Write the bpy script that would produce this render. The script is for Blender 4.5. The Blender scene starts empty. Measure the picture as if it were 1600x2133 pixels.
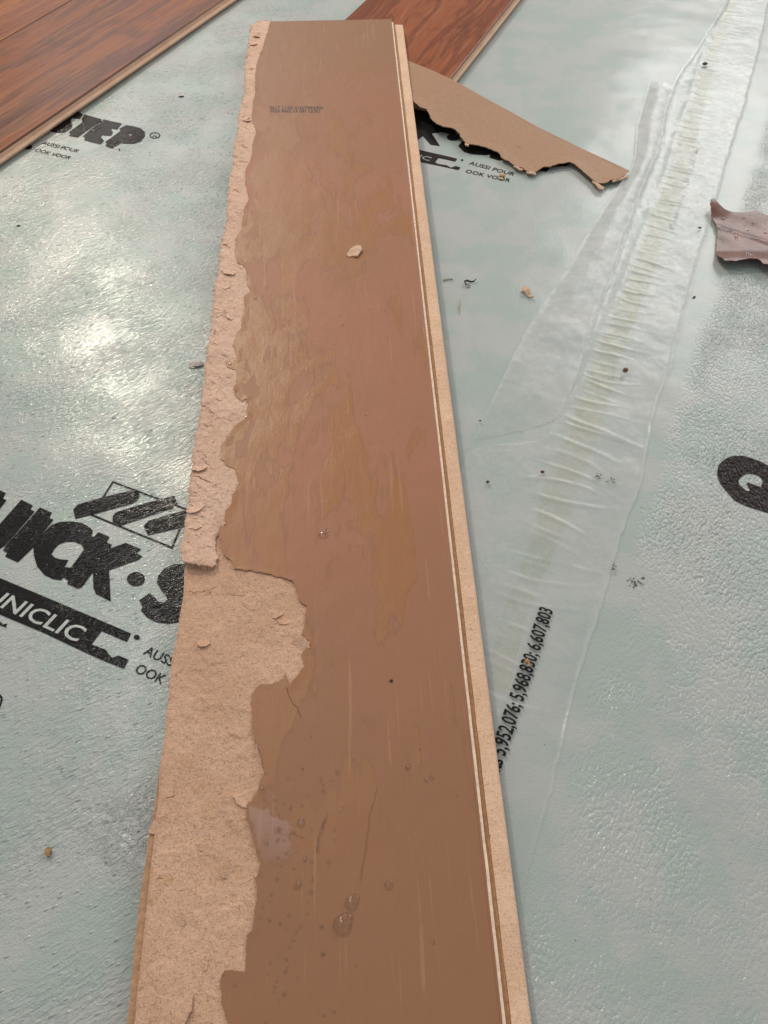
import bpy, math, random
import numpy as np
from mathutils import Matrix, Vector
from mathutils.geometry import delaunay_2d_cdt

R = math.radians
SC = bpy.context.scene
COL = SC.collection

# ------------------------------------------------------------------ camera
F_PX, CX, CY = 1602.0, 800.0, 1066.5
PITCH = R(54.056)
CAM_H = 0.368
cam = bpy.data.cameras.new('camera')
cam.sensor_fit = 'VERTICAL'; cam.sensor_height = 24.0
cam.lens = 24.0 * F_PX / 2133.0
cam.clip_start = 0.01; cam.clip_end = 60
co = bpy.data.objects.new('camera', cam); COL.objects.link(co)
co.location = (0, 0, CAM_H)
co.rotation_euler = (math.pi / 2 - PITCH, 0, 0)
SC.camera = co

# ------------------------------------------------------------------ world and lamps
w = bpy.data.worlds.new('World'); SC.world = w; w.use_nodes = True
bg = w.node_tree.nodes['Background']
bg.inputs[0].default_value = (0.99, 0.985, 0.98, 1); bg.inputs[1].default_value = 0.35

def area(name, loc, target, sx, sy, radiance, col):
    l = bpy.data.lights.new(name, 'AREA'); l.shape = 'RECTANGLE'; l.size = sx; l.size_y = sy
    l.energy = radiance * math.pi * sx * sy; l.color = col
    o = bpy.data.objects.new(name, l); COL.objects.link(o); o.location = loc
    d = Vector(target) - Vector(loc)
    o.rotation_euler = d.to_track_quat('-Z', 'Y').to_euler()
    return o
area('window_light', (-0.85, 3.1, 1.55), (0, .5, 0), 1.0, 1.3, 1.8, (1.0, 0.985, 0.96))
area('window_light', (1.55, 3.1, 1.75), (0, .5, 0), 1.3, 1.4, 4.6, (1.0, 0.985, 0.97))
area('ceiling_lamp', (-1.28, 2.88, 2.35), (-.15, .4, 0), 0.24, 0.20, 205, (1.0, 0.91, 0.72))
area('ceiling_lamp', (-1.36, 2.66, 2.35), (-.15, .4, 0), 0.15, 0.12, 160, (1.0, 0.91, 0.72))
area('ceiling_panel', (-0.36, 0.70, 2.35), (-.1, .2, 0), 0.30, 0.34, 5.0, (1.0, 0.90, 1.0))
area('ceiling_spot', (-0.75, 1.25, 2.35), (-.1, .2, 0), 0.20, 0.20, 42, (1.0, 0.96, 0.92))
area('side_window_light', (2.3, 1.6, 1.3), (0.2, .4, 0), 0.9, 1.2, 3.0, (0.96, 0.97, 1.0))

vs = SC.view_settings
vs.view_transform = 'Standard'; vs.look = 'None'; vs.exposure = 0.17; vs.gamma = 1
SC.cycles.max_bounces = 10; SC.cycles.transparent_max_bounces = 12

# ------------------------------------------------------------------ projection of photograph measurements on planes of the place
def ray(px, py):
    a = (px - CX) / F_PX; b = (CY - py) / F_PX
    return np.array([a, math.cos(PITCH) + b * math.sin(PITCH), -math.sin(PITCH) + b * math.cos(PITCH)])
CAM = np.array([0, 0, CAM_H])
def at(px, py, z=0.0):
    d = ray(px, py); return CAM + d * (z - CAM_H) / d[2]
def at2(p, z=0.0):
    q = at(p[0], p[1], z); return (q[0], q[1])

# ------------------------------------------------------------------ noise
_rng = np.random.RandomState(7)
_LAT = _rng.rand(256, 256)
def vnoise(x, y, s, seed=0):
    x = np.asarray(x, float) / s + seed * 17.31 + 500; y = np.asarray(y, float) / s + seed * 9.77 + 500
    xi = np.floor(x).astype(int); yi = np.floor(y).astype(int); fx = x - xi; fy = y - yi
    fx = fx * fx * (3 - 2 * fx); fy = fy * fy * (3 - 2 * fy)
    g = lambda a, b: _LAT[a & 255, b & 255]
    return ((g(xi, yi) * (1 - fx) + g(xi + 1, yi) * fx) * (1 - fy) + (g(xi, yi + 1) * (1 - fx) + g(xi + 1, yi + 1) * fx) * fy) * 2 - 1
def fbm(x, y, s, oct=3, seed=0):
    t = 0; a = 1
    for i in range(oct):
        t = t + a * vnoise(x, y, s / 2 ** i, seed + i); a *= .5
    return t
def smooth(x, a, b):
    t = np.clip((np.asarray(x, float) - a) / (b - a), 0, 1); return t * t * (3 - 2 * t)

# ------------------------------------------------------------------ tagging and mesh helpers
def tag(o, label=None, cat=None, group=None, kind=None):
    if label: o['label'] = label
    if cat: o['category'] = cat
    if group: o['group'] = group
    if kind: o['kind'] = kind
    return o
def link(name, me, mat, parent=None, smooth_=False):
    if mat and not me.materials: me.materials.append(mat)
    o = bpy.data.objects.new(name, me); COL.objects.link(o)
    if parent: o.parent = parent
    if smooth_: me.polygons.foreach_set('use_smooth', [True] * len(me.polygons))
    return o
def mesh(name, V, Fc, mat, parent=None, sm=False):
    me = bpy.data.meshes.new(name); me.from_pydata([tuple(map(float, v)) for v in V], [], [tuple(map(int, f)) for f in Fc]); me.update()
    return link(name, me, mat, parent, sm)
def empty(name, M):
    o = bpy.data.objects.new(name, None); COL.objects.link(o); o.empty_display_size = .02
    o.matrix_world = M; return o

def inside(P, poly):
    P = np.asarray(P); poly = np.asarray(poly); x = P[:, 0]; y = P[:, 1]; r = np.zeros(len(P), bool)
    n = len(poly); j = n - 1
    for i in range(n):
        xi, yi = poly[i]; xj, yj = poly[j]
        if yi != yj:
            c = ((yi > y) != (yj > y)) & (x < (xj - xi) * (y - yi) / (yj - yi) + xi)
            r ^= c
        j = i
    return r
def seg_dist(P, line, closed=False):
    P = np.asarray(P); L = np.asarray(line, float); n = len(L); d = np.full(len(P), 1e9)
    for i in range(n if closed else n - 1):
        a = L[i]; b = L[(i + 1) % n]; ab = b - a; q = ab @ ab
        if q < 1e-18: continue
        t = np.clip(((P - a) @ ab) / q, 0, 1)
        d = np.minimum(d, np.hypot(*(P - a - t[:, None] * ab).T))
    return d
def rough(line, step, amp, seed=0, closed=False, scale=.004):
    """subdivide an outline and make it uneven, as a torn edge is"""
    L = [np.array(p, float) for p in line]; out = []
    n = len(L); m = n if closed else n - 1; s = 0
    for i in range(m):
        a, b = L[i], L[(i + 1) % n]; l = np.linalg.norm(b - a); k = max(1, int(l / step))
        nn = np.array([-(b - a)[1], (b - a)[0]]) / max(l, 1e-9)
        for j in range(k):
            t = j / k; o = amp * float(fbm(s + l * t, seed * 3.1, scale, 3, seed)) * (1 if (j or not closed) else 1)
            if not closed and i == 0 and j == 0: o = 0
            out.append(a + (b - a) * t + nn * o)
        s += l
    if not closed: out.append(L[-1])
    return [tuple(p) for p in out]

def tri(poly, sp, holes=(), cracks=(), seed=1, cw=.00022):
    """constrained triangulation of an outline; returns points, faces, crack mask"""
    poly = [tuple(p) for p in poly]
    pv = list(poly); ed = [(i, (i + 1) % len(poly)) for i in range(len(poly))]
    for h in holes:
        b = len(pv); pv += [tuple(p) for p in h]; ed += [(b + i, b + (i + 1) % len(h)) for i in range(len(h))]
    A = np.array(poly); mn = A.min(0); mx = A.max(0)
    nx = int((mx[0] - mn[0]) / sp) + 2; ny = int((mx[1] - mn[1]) / sp) + 2
    if nx * ny > 4:
        rg = np.random.RandomState(seed)
        g = np.stack(np.meshgrid(mn[0] + np.arange(nx) * sp, mn[1] + np.arange(ny) * sp), -1).reshape(-1, 2)
        g += (rg.rand(*g.shape) - .5) * sp * .5
        g = g[inside(g, A)]
        if len(g): g = g[seg_dist(g, A, True) > sp * .35]
        for h in holes:
            if len(g): g = g[~inside(g, h)]
            if len(g): g = g[seg_dist(g, h, True) > sp * .35]
    else: g = np.zeros((0, 2))
    extra = []; cm = {}
    for c in cracks:
        c = rough(c, .0006, .00025, seed=len(c) + 3)
        if len(g): g = g[seg_dist(g, c) > cw * 1.6]
        for i, p in enumerate(c):
            p = np.array(p); q = np.array(c[min(i + 1, len(c) - 1)]) - np.array(c[max(i - 1, 0)]); q /= max(np.linalg.norm(q), 1e-9)
            nn = np.array([-q[1], q[0]]); t = min(1, min(i, len(c) - 1 - i) / 2.5)
            extra += [(p[0], p[1], 1.0 * t), (*(p + nn * cw * (.35 + t)), 0), (*(p - nn * cw * (.35 + t)), 0)]
    allp = pv + [tuple(p) for p in g] + [(e[0], e[1]) for e in extra]
    V, E_, Fc, ov, oe, of = delaunay_2d_cdt([Vector(p) for p in allp], ed, [], 0, 1e-7)
    V = np.array([(v.x, v.y) for v in V])
    crack = np.zeros(len(V)); n0 = len(pv) + len(g)
    for i, o in enumerate(ov):
        for k in o:
            if k >= n0: crack[i] = max(crack[i], extra[k - n0][2])
    Fc = np.array([f for f in Fc if len(f) == 3])
    cen = V[Fc].mean(1); ok = inside(cen, A)
    for h in holes: ok &= ~inside(cen, h)
    return V, Fc[ok], crack

def sheet(name, poly, sp, zf, thick, mat, parent=None, holes=(), cracks=(), crack_depth=.0009, sm=False, seed=1, xf=None, cw=.00022):
    V, Fc, cr = tri(poly, sp, holes, cracks, seed, cw)
    z = zf(V[:, 0], V[:, 1]) - cr * crack_depth
    T = np.column_stack([V, z])
    if thick > 0:
        B = T.copy(); B[:, 2] = zf(V[:, 0], V[:, 1]) - thick
        n = len(T); fs = [tuple(f) for f in Fc] + [tuple(n + i for i in f[::-1]) for f in Fc]
        cnt = {}
        for f in Fc:
            for a, b in ((f[0], f[1]), (f[1], f[2]), (f[2], f[0])): cnt[(a, b)] = 1
        for (a, b) in list(cnt):
            if (b, a) not in cnt: fs.append((a, n + a, n + b, b))
        T = np.vstack([T, B])
    else: fs = [tuple(f) for f in Fc]
    if xf is not None: T = xf(T)
    return mesh(name, T, fs, mat, parent, sm)

# ------------------------------------------------------------------ materials
class NT:
    def __init__(s, name):
        s.m = bpy.data.materials.new(name); s.m.use_nodes = True; s.t = s.m.node_tree
        s.b = s.t.nodes['Principled BSDF']; s.out = s.t.nodes['Material Output']
        s._c = None
    def n(s, t, **k):
        x = s.t.nodes.new(t)
        for a, v in k.items(): setattr(x, a, v)
        return x
    def put(s, sock, v):
        if isinstance(v, bpy.types.NodeSocket): s.t.links.new(v, sock)
        elif isinstance(v, (tuple, list)) and len(v) == 3 and sock.type == 'RGBA': sock.default_value = (*v, 1)
        else: sock.default_value = v
    def mm(s, rot=0, sc=(1, 1, 1), world=False):
        """coordinates in millimetres, turned and stretched"""
        if s._c is None: s._c = s.n('ShaderNodeTexCoord')
        m = s.n('ShaderNodeMapping'); s.put(m.inputs['Vector'], s._c.outputs['Object'])
        m.vector_type = 'POINT'
        # rotate first, scale after
        m.inputs['Rotation'].default_value = (0, 0, rot)
        m2 = s.n('ShaderNodeMapping'); s.put(m2.inputs['Vector'], m.outputs[0]); m2.inputs['Scale'].default_value = tuple(1000 * c for c in sc)
        return m2.outputs[0]
    def noise(s, v, size, detail=3, rough_=.5, dist=0, out=0):
        x = s.n('ShaderNodeTexNoise'); s.put(x.inputs['Vector'], v); x.inputs['Scale'].default_value = 1.0 / size
        x.inputs['Detail'].default_value = detail; x.inputs['Roughness'].default_value = rough_; x.inputs['Distortion'].default_value = dist
        return x.outputs[out]
    def voro(s, v, size, feat='F1', rnd=1, out='Distance'):
        x = s.n('ShaderNodeTexVoronoi'); x.feature = feat; s.put(x.inputs['Vector'], v); x.inputs['Scale'].default_value = 1.0 / size
        x.inputs['Randomness'].default_value = rnd
        return x.outputs[out]
    def ma(s, op, a, b=0.0, c=None, clamp=False):
        x = s.n('ShaderNodeMath', operation=op, use_clamp=clamp); s.put(x.inputs[0], a); s.put(x.inputs[1], b)
        if c is not None: s.put(x.inputs[2], c)
        return x.outputs[0]
    def rng(s, v, a, b, lo=0.0, hi=1.0, sm=True):
        x = s.n('ShaderNodeMapRange'); x.interpolation_type = 'SMOOTHSTEP' if sm else 'LINEAR'
        s.put(x.inputs[0], v); x.inputs[1].default_value = a; x.inputs[2].default_value = b; x.inputs[3].default_value = lo; x.inputs[4].default_value = hi
        return x.outputs[0]
    def mix(s, f, a, b, mode='MIX'):
        x = s.n('ShaderNodeMix', data_type='RGBA', blend_type=mode); s.put(x.inputs[0], f); s.put(x.inputs[6], a); s.put(x.inputs[7], b)
        return x.outputs[2]
    def bump(s, h, dist, strength=1.0, prev=None):
        x = s.n('ShaderNodeBump'); s.put(x.inputs['Height'], h); x.inputs['Distance'].default_value = dist; s.put(x.inputs['Strength'], strength)
        if prev is not None: s.put(x.inputs['Normal'], prev)
        return x.outputs[0]
    def xyz(s, v):
        x = s.n('ShaderNodeSeparateXYZ'); s.put(x.inputs[0], v); return x.outputs
    def set(s, **k):
        for a, v in k.items(): s.put(s.b.inputs[a.replace('_', ' ')], v)
        return s.m

PSI = R(24.2)      # the print, creases and film run along this heading
def underlay_relief(t):
    """film skin over foam: streaky crinkles on the left sheet, leathery pebbles on the right one"""
    v = t.mm()
    q = t.xyz(t.mm(rot=PSI))                       # q.x runs across the sheets (mm)
    right = t.rng(q[0], 24, 44)
    left = t.rng(t.xyz(v)[0], -70, -50, 1, 0)
    va = t.mm(rot=R(-35), sc=(.42, 1.25, 1))
    wob = t.noise(v, 9, 2)
    st = t.noise(va, 2.2, 3, .6, .6)
    st = t.ma('POWER', st, 2.2)
    # leather
    vb = t.mm(rot=R(24), sc=(1, .62, 1))
    d = t.n('ShaderNodeVectorMath', operation='ADD'); t.put(d.inputs[0], vb)
    nn = t.n('ShaderNodeTexNoise'); t.put(nn.inputs['Vector'], vb); nn.inputs['Scale'].default_value = .22; nn.inputs['Detail'].default_value = 2
    sc = t.n('ShaderNodeVectorMath', operation='SCALE'); t.put(sc.inputs[0], nn.outputs['Color']); sc.inputs['Scale'].default_value = 3.0
    t.put(d.inputs[1], sc.outputs[0])
    le = t.voro(d.outputs[0], 1.55, 'F1')
    le2 = t.noise(d.outputs[0], 1.5, 3, .6)
    le = t.ma('ADD', t.ma('MULTIPLY', t.ma('MULTIPLY', le, le), -1.3), t.ma('MULTIPLY', le2, .35))
    patch = t.rng(t.noise(v, 55, 2), .35, .62, .35, 1.0)
    # strong crinkle by the plank, lower left
    cp = t.xyz(v)
    dx = t.ma('DIVIDE', t.ma('ADD', cp[0], 108), 42.0); dy = t.ma('DIVIDE', t.ma('ADD', cp[1], -88), 32.0)
    rr = t.ma('SQRT', t.ma('ADD', t.ma('MULTIPLY', dx, dx), t.ma('MULTIPLY', dy, dy)))
    cr = t.rng(rr, .35, 1.1, 1, 0); t.cr = cr
    n1 = t.bump(wob, .0010, .15)
    n2 = t.bump(st, .0014, t.ma('MULTIPLY', left, t.ma('ADD', patch, 0.0)), n1)
    n3 = t.bump(le, .00075, t.ma('MULTIPLY', t.ma('MULTIPLY', right, patch), t.rng(t.xyz(v)[1], 60, 330, .35, 1.0)), n2)
    fine = t.noise(v, .9, 2, .6)
    n4 = t.bump(fine, .0003, .8, n3)
    # ridged crinkle
    rn = t.noise(v, 4.2, 3, .55, 1.2)
    rg = t.ma('ABSOLUTE', t.ma('SUBTRACT', rn, .5)); rg = t.rng(rg, 0, .09, 1, 0)
    n5 = t.bump(rg, .0005, t.ma('MULTIPLY', cr, .7), n4)
    # scattered blisters and nicks of the skin that catch the light
    sp = t.voro(t.mm(rot=R(-30), sc=(.5, 1.25, 1)), 3.4, 'F1')
    sp = t.rng(sp, .02, .26, 1, 0)
    sp = t.ma('MULTIPLY', sp, t.rng(t.noise(t.mm(rot=R(20)), 5, 2), .45, .62, .25, 1))
    n6 = t.bump(sp, .0007, t.ma('ADD', t.ma('MULTIPLY', left, .8), .05), n5)
    # the glossy skin follows the same forms more gently on the left sheet
    c1 = t.bump(st, .0006, t.ma('MULTIPLY', left, patch)); c2 = t.bump(le, .00060, t.ma('MULTIPLY', t.ma('MULTIPLY', right, patch), .9), c1)
    c3 = t.bump(rg, .0007, t.ma('MULTIPLY', cr, .9), c2); c4 = t.bump(sp, .0006, t.ma('ADD', t.ma('MULTIPLY', left, .7), .05), c3)
    t.coatn = t.bump(fine, .0001, .5, c4)
    return n6, patch, v

def m_underlay():
    t = NT('underlay_film_over_foam'); nrm, patch, v = underlay_relief(t)
    big = t.rng(t.noise(v, 48, 3, .6), .42, .58)
    c = t.mix(big, (.362, .422, .390), (.430, .442, .424))
    sp = t.noise(v, 1.6, 3, .7)
    c = t.mix(t.rng(sp, .3, .75, 0, .30), c, (.36, .42, .405))
    gr = t.rng(t.voro(v, 14, 'F1'), .018, .045, .65, 0)   # grit specks
    c = t.mix(gr, c, (.12, .12, .11))
    sm = t.rng(t.noise(v, 26, 4, .65), .60, .78, 0, .25)
    c = t.mix(sm, c, (.30, .33, .31))
    return t.set(Base_Color=c, Roughness=.42, Normal=nrm, Specular_IOR_Level=.35,
                 Coat_Weight=t.ma('ADD', .46, t.ma('MULTIPLY', t.cr, .4)), Coat_Roughness=.14, Coat_Normal=t.coatn)
def m_ink(name, col, reveal=.0):
    t = NT(name); nrm, patch, v = underlay_relief(t)
    sp = t.rng(t.noise(v, 1.1, 4, .75), .56, .72, 0, .30)
    c = t.mix(sp, col, (.030, .022, .018))
    wear = t.rng(t.noise(t.mm(rot=R(-30), sc=(.5, 1.4, 1)), 1.6, 3, .7), .68, .76, 0, .15)
    c = t.mix(wear, c, (.22, .23, .21))
    return t.set(Base_Color=c, Roughness=.45, Specular_IOR_Level=.04, Normal=nrm, Coat_Weight=.26, Coat_Roughness=.08, Coat_Normal=t.coatn)

def m_paper():
    t = NT('wet_brown_backing_paper'); v = t.mm(); q = t.xyz(v)
    # wet map: broad patches whose lower edges run down in streaks
    vs_ = t.mm(sc=(1, .42, 1))
    a = t.noise(vs_, 34, 3, .55, .5)
    b = t.noise(t.mm(sc=(1, .07, 1)), 5, 2, .5, .2)
    wet = t.ma('ADD', t.ma('MULTIPLY', a, .84), t.ma('MULTIPLY', b, .16))
    zone = t.ma('MULTIPLY', t.rng(q[1], 20, 150), t.rng(q[1], 560, 820, 1, .25))
    bias = t.rng(q[0], -150, -20, .085, -.045, False)
    wet = t.ma('ADD', wet, bias)
    edge = t.rng(wet, .512, .536)
    wetm = t.ma('MULTIPLY', edge, zone)
    ring = t.ma('MULTIPLY', t.ma('MULTIPLY', t.rng(wet, .50, .517), t.rng(wet, .519, .535, 1, 0)), zone)
    base = t.mix(t.rng(t.noise(v, 130, 2), .35, .65), (.372, .150, .080), (.335, .148, .074))
    ends = t.ma('ADD', t.rng(q[1], 560, 860), t.rng(q[1], 40, 300, 1, 0))  # greyer at both ends; the near one has its dimmer light painted in
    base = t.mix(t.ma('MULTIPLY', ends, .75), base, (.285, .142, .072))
    fib = t.noise(t.mm(sc=(2.2, .25, 1)), 1.0, 3, .65)
    base = t.mix(t.rng(fib, .3, .7, 0, .22), base, (.255, .118, .068))
    c = t.mix(t.ma('MULTIPLY', wetm, .50), base, (.345, .155, .050))
    c = t.mix(t.ma('MULTIPLY', ring, .22), c, (.17, .085, .04))
    stk = t.noise(t.mm(sc=(1, .03, 1)), 2.4, 2, .6)
    c = t.mix(t.ma('MULTIPLY', t.rng(stk, .60, .70, 0, .30), t.rng(t.noise(v, 40, 2), .45, .6)), c, (.50, .27, .15))
    gr = t.rng(t.voro(v, 17, 'F1'), .012, .03, .7, 0)
    c = t.mix(gr, c, (.08, .045, .03))
    dots = t.rng(t.voro(t.mm(), 6.3, 'F1'), .02, .05, .45, 0)
    c = t.mix(dots, c, (.20, .09, .05))
    n1 = t.bump(fib, .00010, .5)
    n2 = t.bump(t.noise(t.mm(sc=(1, .5, 1)), 12, 3, .5), .0016, .22, n1)
    n3 = t.bump(edge, .00008, .4, n2)
    wr = t.noise(t.mm(sc=(1.3, .35, 1)), 4.0, 3, .6, 1.0)
    wr = t.rng(t.ma('ABSOLUTE', t.ma('SUBTRACT', wr, .5)), 0, .035, 1, 0)
    n4 = t.bump(wr, .00012, t.ma('MULTIPLY', zone, .15), n3)
    ro = t.mix(wetm, (.46, .46, .46), (.33, .33, .33))
    return t.set(Base_Color=c, Roughness=t.xyz(ro)[0], Normal=n4, Specular_IOR_Level=.36)

def m_mdf(name='raw_fibreboard', base=(.60, .385, .255), stain=False, rel=1.0):
    t = NT(name); v = t.mm(); q = t.xyz(v)
    big = t.noise(v, 22, 3, .6)
    c = t.mix(t.rng(big, .35, .65), base, tuple(k * f for k, f in zip(base, (.90, .87, .84))))
    h = None
    for k, (rot, sz) in enumerate(((.3, .55), (1.4, .6), (2.4, .5))):
        f = t.noise(t.mm(rot=rot, sc=(1, .28, 1)), sz, 2, .6, 1.4)
        c = t.mix(t.rng(f, .60, .74, 0, .55), c, tuple(min(1, x * 1.28) for x in base))
        c = t.mix(t.rng(f, .27, .42, .75, 0), c, tuple(x * y for x, y in zip(base, (.46, .38, .33))))
        h = f if h is None else t.ma('ADD', h, f)
    dk = t.rng(t.voro(t.mm(rot=.2, sc=(1, 2.4, 1)), 4.0, 'F1'), .03, .07, .6, 0)
    c = t.mix(dk, c, tuple(x * .35 for x in base))
    if stain:
        z = t.ma('MULTIPLY', t.rng(q[1], 20, 60), t.rng(q[1], 115, 150, 1, 0))
        s_ = t.ma('MULTIPLY', t.rng(t.noise(v, 7, 4, .65), .54, .66), z)
        s_ = t.ma('MULTIPLY', s_, t.rng(t.noise(v, 2.0, 3, .7), .40, .62))
        c = t.mix(t.ma('MULTIPLY', s_, .65), c, (.50, .27, .09))
        s2 = t.ma('MULTIPLY', t.rng(t.voro(v, 13, 'F1'), .10, .22, 1, 0), t.rng(q[1], 0, 120, 1, 0))
        c = t.mix(t.ma('MULTIPLY', s2, .35), c, (.55, .27, .11))
    n1 = t.bump(h, .00030 * rel, .8)
    n2 = t.bump(t.noise(v, 3.2, 5, .68), .0015 * rel, .7, n1)
    return t.set(Base_Color=c, Roughness=.82, Normal=n2, Specular_IOR_Level=.25)

def m_plain(name, col, rough_=.5, nz=.0001, sz=1.0, var=.15, **k):
    t = NT(name); v = t.mm()
    c = t.mix(t.rng(t.noise(v, sz * 2.5, 4, .65), .3, .7, 0, 1), tuple(x * (1 - var) for x in col), tuple(x * (1 + var) for x in col))
    return t.set(Base_Color=c, Roughness=rough_, Normal=t.bump(t.noise(v, sz, 3, .6), nz, .8), **k)

def m_walnut(name, A, B, C, seed=0.0, ksc=1.0):
    """printed wood decor; grain runs along local Y"""
    t = NT(name); v0 = t.mm()
    off = t.n('ShaderNodeVectorMath', operation='ADD'); t.put(off.inputs[0], v0); off.inputs[1].default_value = (seed * 913, seed * 377, 0)
    def mp(sx, sy):
        m = t.n('ShaderNodeMapping'); t.put(m.inputs[0], off.outputs[0]); m.inputs['Scale'].default_value = (sx, sy, 1); return m.outputs[0]
    warp = t.n('ShaderNodeTexNoise'); t.put(warp.inputs['Vector'], mp(.010, .0042)); warp.inputs['Scale'].default_value = 1.0; warp.inputs['Detail'].default_value = 2
    wv = t.n('ShaderNodeVectorMath', operation='MULTIPLY'); t.put(wv.inputs[0], warp.outputs['Color']); wv.inputs[1].default_value = (42, 0, 0)
    av = t.n('ShaderNodeVectorMath', operation='ADD'); t.put(av.inputs[0], off.outputs[0]); t.put(av.inputs[1], wv.outputs[0])
    def mp2(sx, sy):
        m = t.n('ShaderNodeMapping'); t.put(m.inputs[0], av.outputs[0]); m.inputs['Scale'].default_value = (sx, sy, 1); return m.outputs[0]
    g1 = t.noise(mp2(.05 * ksc, .0042), 1, 4, .6, .5)
    g2 = t.noise(mp2(.30, .0075), 1, 4, .65)
    g3 = t.noise(mp2(1.5, .018), 1, 3, .65)
    c = t.mix(t.rng(g1, .44, .56), A, B)
    c = t.mix(t.rng(g2, .50, .68, 0, .75), c, C)
    dark = t.rng(t.ma('ABSOLUTE', t.ma('SUBTRACT', g1, .5)), 0, .020, 1, 0)
    c = t.mix(t.ma('MULTIPLY', dark, t.rng(g2, .35, .62, .05, .6)), c, tuple(x * .35 for x in B))
    c = t.mix(t.rng(g3, .40, .7, 0, .42), c, tuple(x * .62 for x in B))
    blot = t.rng(t.noise(mp(.03, .02), 1, 3, .6), .55, .72, 0, .5)
    c = t.mix(blot, c, tuple(x * .5 for x in B))
    n1 = t.bump(g3, .00012, .6)
    n2 = t.bump(t.noise(v0, 18, 2), .0008, .12, n1)
    scr = t.rng(t.voro(t.mm(rot=.5, sc=(.35, 3, 1)), 16, 'F1'), .012, .03, .35, 0)
    c = t.mix(scr, c, (.45, .30, .20))
    return t.set(Base_Color=c, Roughness=t.rng(g2, .3, .7, .24, .36), Normal=n2, Specular_IOR_Level=.2)

def m_film(name, milk, rough_=.22, wr=1.0, fade=(60, 330, .40)):
    t = NT(name); v = t.mm()
    t.t.nodes.remove(t.b)
    a = t.noise(v, 11, 3, .6, 1.0); b = t.noise(t.mm(rot=PSI, sc=(1.0, .35, 1)), 5, 3, .6, .8)
    n1 = t.bump(a, .0007, .30 * wr); n2 = t.bump(b, .0004, .3 * wr, n1)
    cr = t.noise(v, 7, 4, .6, 2.0); cr = t.rng(t.ma('ABSOLUTE', t.ma('SUBTRACT', cr, .5)), 0, .02, 1, 0)
    n3 = t.bump(cr, .00015, .3 * wr, n2)
    tr = t.n('ShaderNodeBsdfTransparent'); tr.inputs[0].default_value = (.97, .98, .975, 1)
    df = t.n('ShaderNodeBsdfDiffuse'); df.inputs[0].default_value = (.80, .80, .80, 1); t.put(df.inputs['Normal'], n3)
    tl = t.n('ShaderNodeBsdfTranslucent'); tl.inputs[0].default_value = (.80, .80, .79, 1); t.put(tl.inputs['Normal'], n3)
    mx0 = t.n('ShaderNodeMixShader'); mx0.inputs[0].default_value = .35; t.put(mx0.inputs[1], df.outputs[0]); t.put(mx0.inputs[2], tl.outputs[0])
    mk = t.ma('MULTIPLY', t.rng(t.noise(v, 20, 3, .6), .3, .7, .65, 1.25), milk)
    al = t.xyz(t.mm(rot=PSI))[1]; thin = t.rng(al, fade[0], fade[1], fade[2], 1.0); mk = t.ma('MULTIPLY', mk, thin)   # clings closer, so looks clearer, towards its near end
    mx1 = t.n('ShaderNodeMixShader'); t.put(mx1.inputs[0], mk); t.put(mx1.inputs[1], tr.outputs[0]); t.put(mx1.inputs[2], mx0.outputs[0])
    gl = t.n('ShaderNodeBsdfGlossy'); gl.inputs['Roughness'].default_value = rough_; t.put(gl.inputs['Normal'], n3)
    fr = t.n('ShaderNodeFresnel'); fr.inputs['IOR'].default_value = 1.45; t.put(fr.inputs['Normal'], n3)
    mx2 = t.n('ShaderNodeMixShader'); gm = t.n('ShaderNodeNewGeometry'); t.put(mx2.inputs[0], t.ma('MULTIPLY', t.ma('MULTIPLY', fr.outputs[0], t.ma('SUBTRACT', 1.0, gm.outputs['Backfacing'])), t.ma('MULTIPLY', thin, 1.0), clamp=True)); t.put(mx2.inputs[1], mx1.outputs[0]); t.put(mx2.inputs[2], gl.outputs[0])
    t.put(t.out.inputs[0], mx2.outputs[0])
    return t.m

def m_water():
    t = NT('clear_water'); t.set(Base_Color=(1, 1, 1), Roughness=.02, IOR=1.33, Transmission_Weight=1.0)
    tr = t.n('ShaderNodeBsdfTransparent'); tr.inputs[0].default_value = (.95, .94, .93, 1)
    gl = t.n('ShaderNodeBsdfGlossy'); gl.inputs['Roughness'].default_value = .07
    fr = t.n('ShaderNodeFresnel'); fr.inputs['IOR'].default_value = 1.6
    gm = t.n('ShaderNodeNewGeometry'); fo = t.ma('MULTIPLY', fr.outputs[0], t.ma('SUBTRACT', 1.0, gm.outputs['Backfacing']))
    a = t.n('ShaderNodeMixShader'); t.put(a.inputs[0], fo); t.put(a.inputs[1], tr.outputs[0]); t.put(a.inputs[2], gl.outputs[0])
    b = t.n('ShaderNodeMixShader'); b.inputs[0].default_value = .45; t.put(b.inputs[1], t.b.outputs[0]); t.put(b.inputs[2], a.outputs[0])
    t.put(t.out.inputs[0], b.outputs[0])
    return t.m
def m_glue():
    t = NT('aged_adhesive'); v = t.mm()
    t.t.nodes.remove(t.b)
    tr = t.n('ShaderNodeBsdfTransparent'); tr.inputs[0].default_value = (1, 1, 1, 1)
    df = t.n('ShaderNodeBsdfPrincipled')
    c = t.mix(t.rng(t.noise(v, 4, 3, .6), .35, .65), (.50, .51, .34), (.58, .59, .42))
    t.put(df.inputs['Base Color'], c); df.inputs['Roughness'].default_value = .35
    k = t.rng(t.noise(t.mm(rot=PSI, sc=(.4, 1, 1)), 6, 4, .65), .30, .62, .12, .85)
    q = t.xyz(v)
    k = t.ma('MULTIPLY', k, t.rng(q[1], 150, 480, .28, .85))
    mx = t.n('ShaderNodeMixShader'); t.put(mx.inputs[0], k); t.put(mx.inputs[1], tr.outputs[0]); t.put(mx.inputs[2], df.outputs[0])
    t.put(t.out.inputs[0], mx.outputs[0]); return t.m

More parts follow.
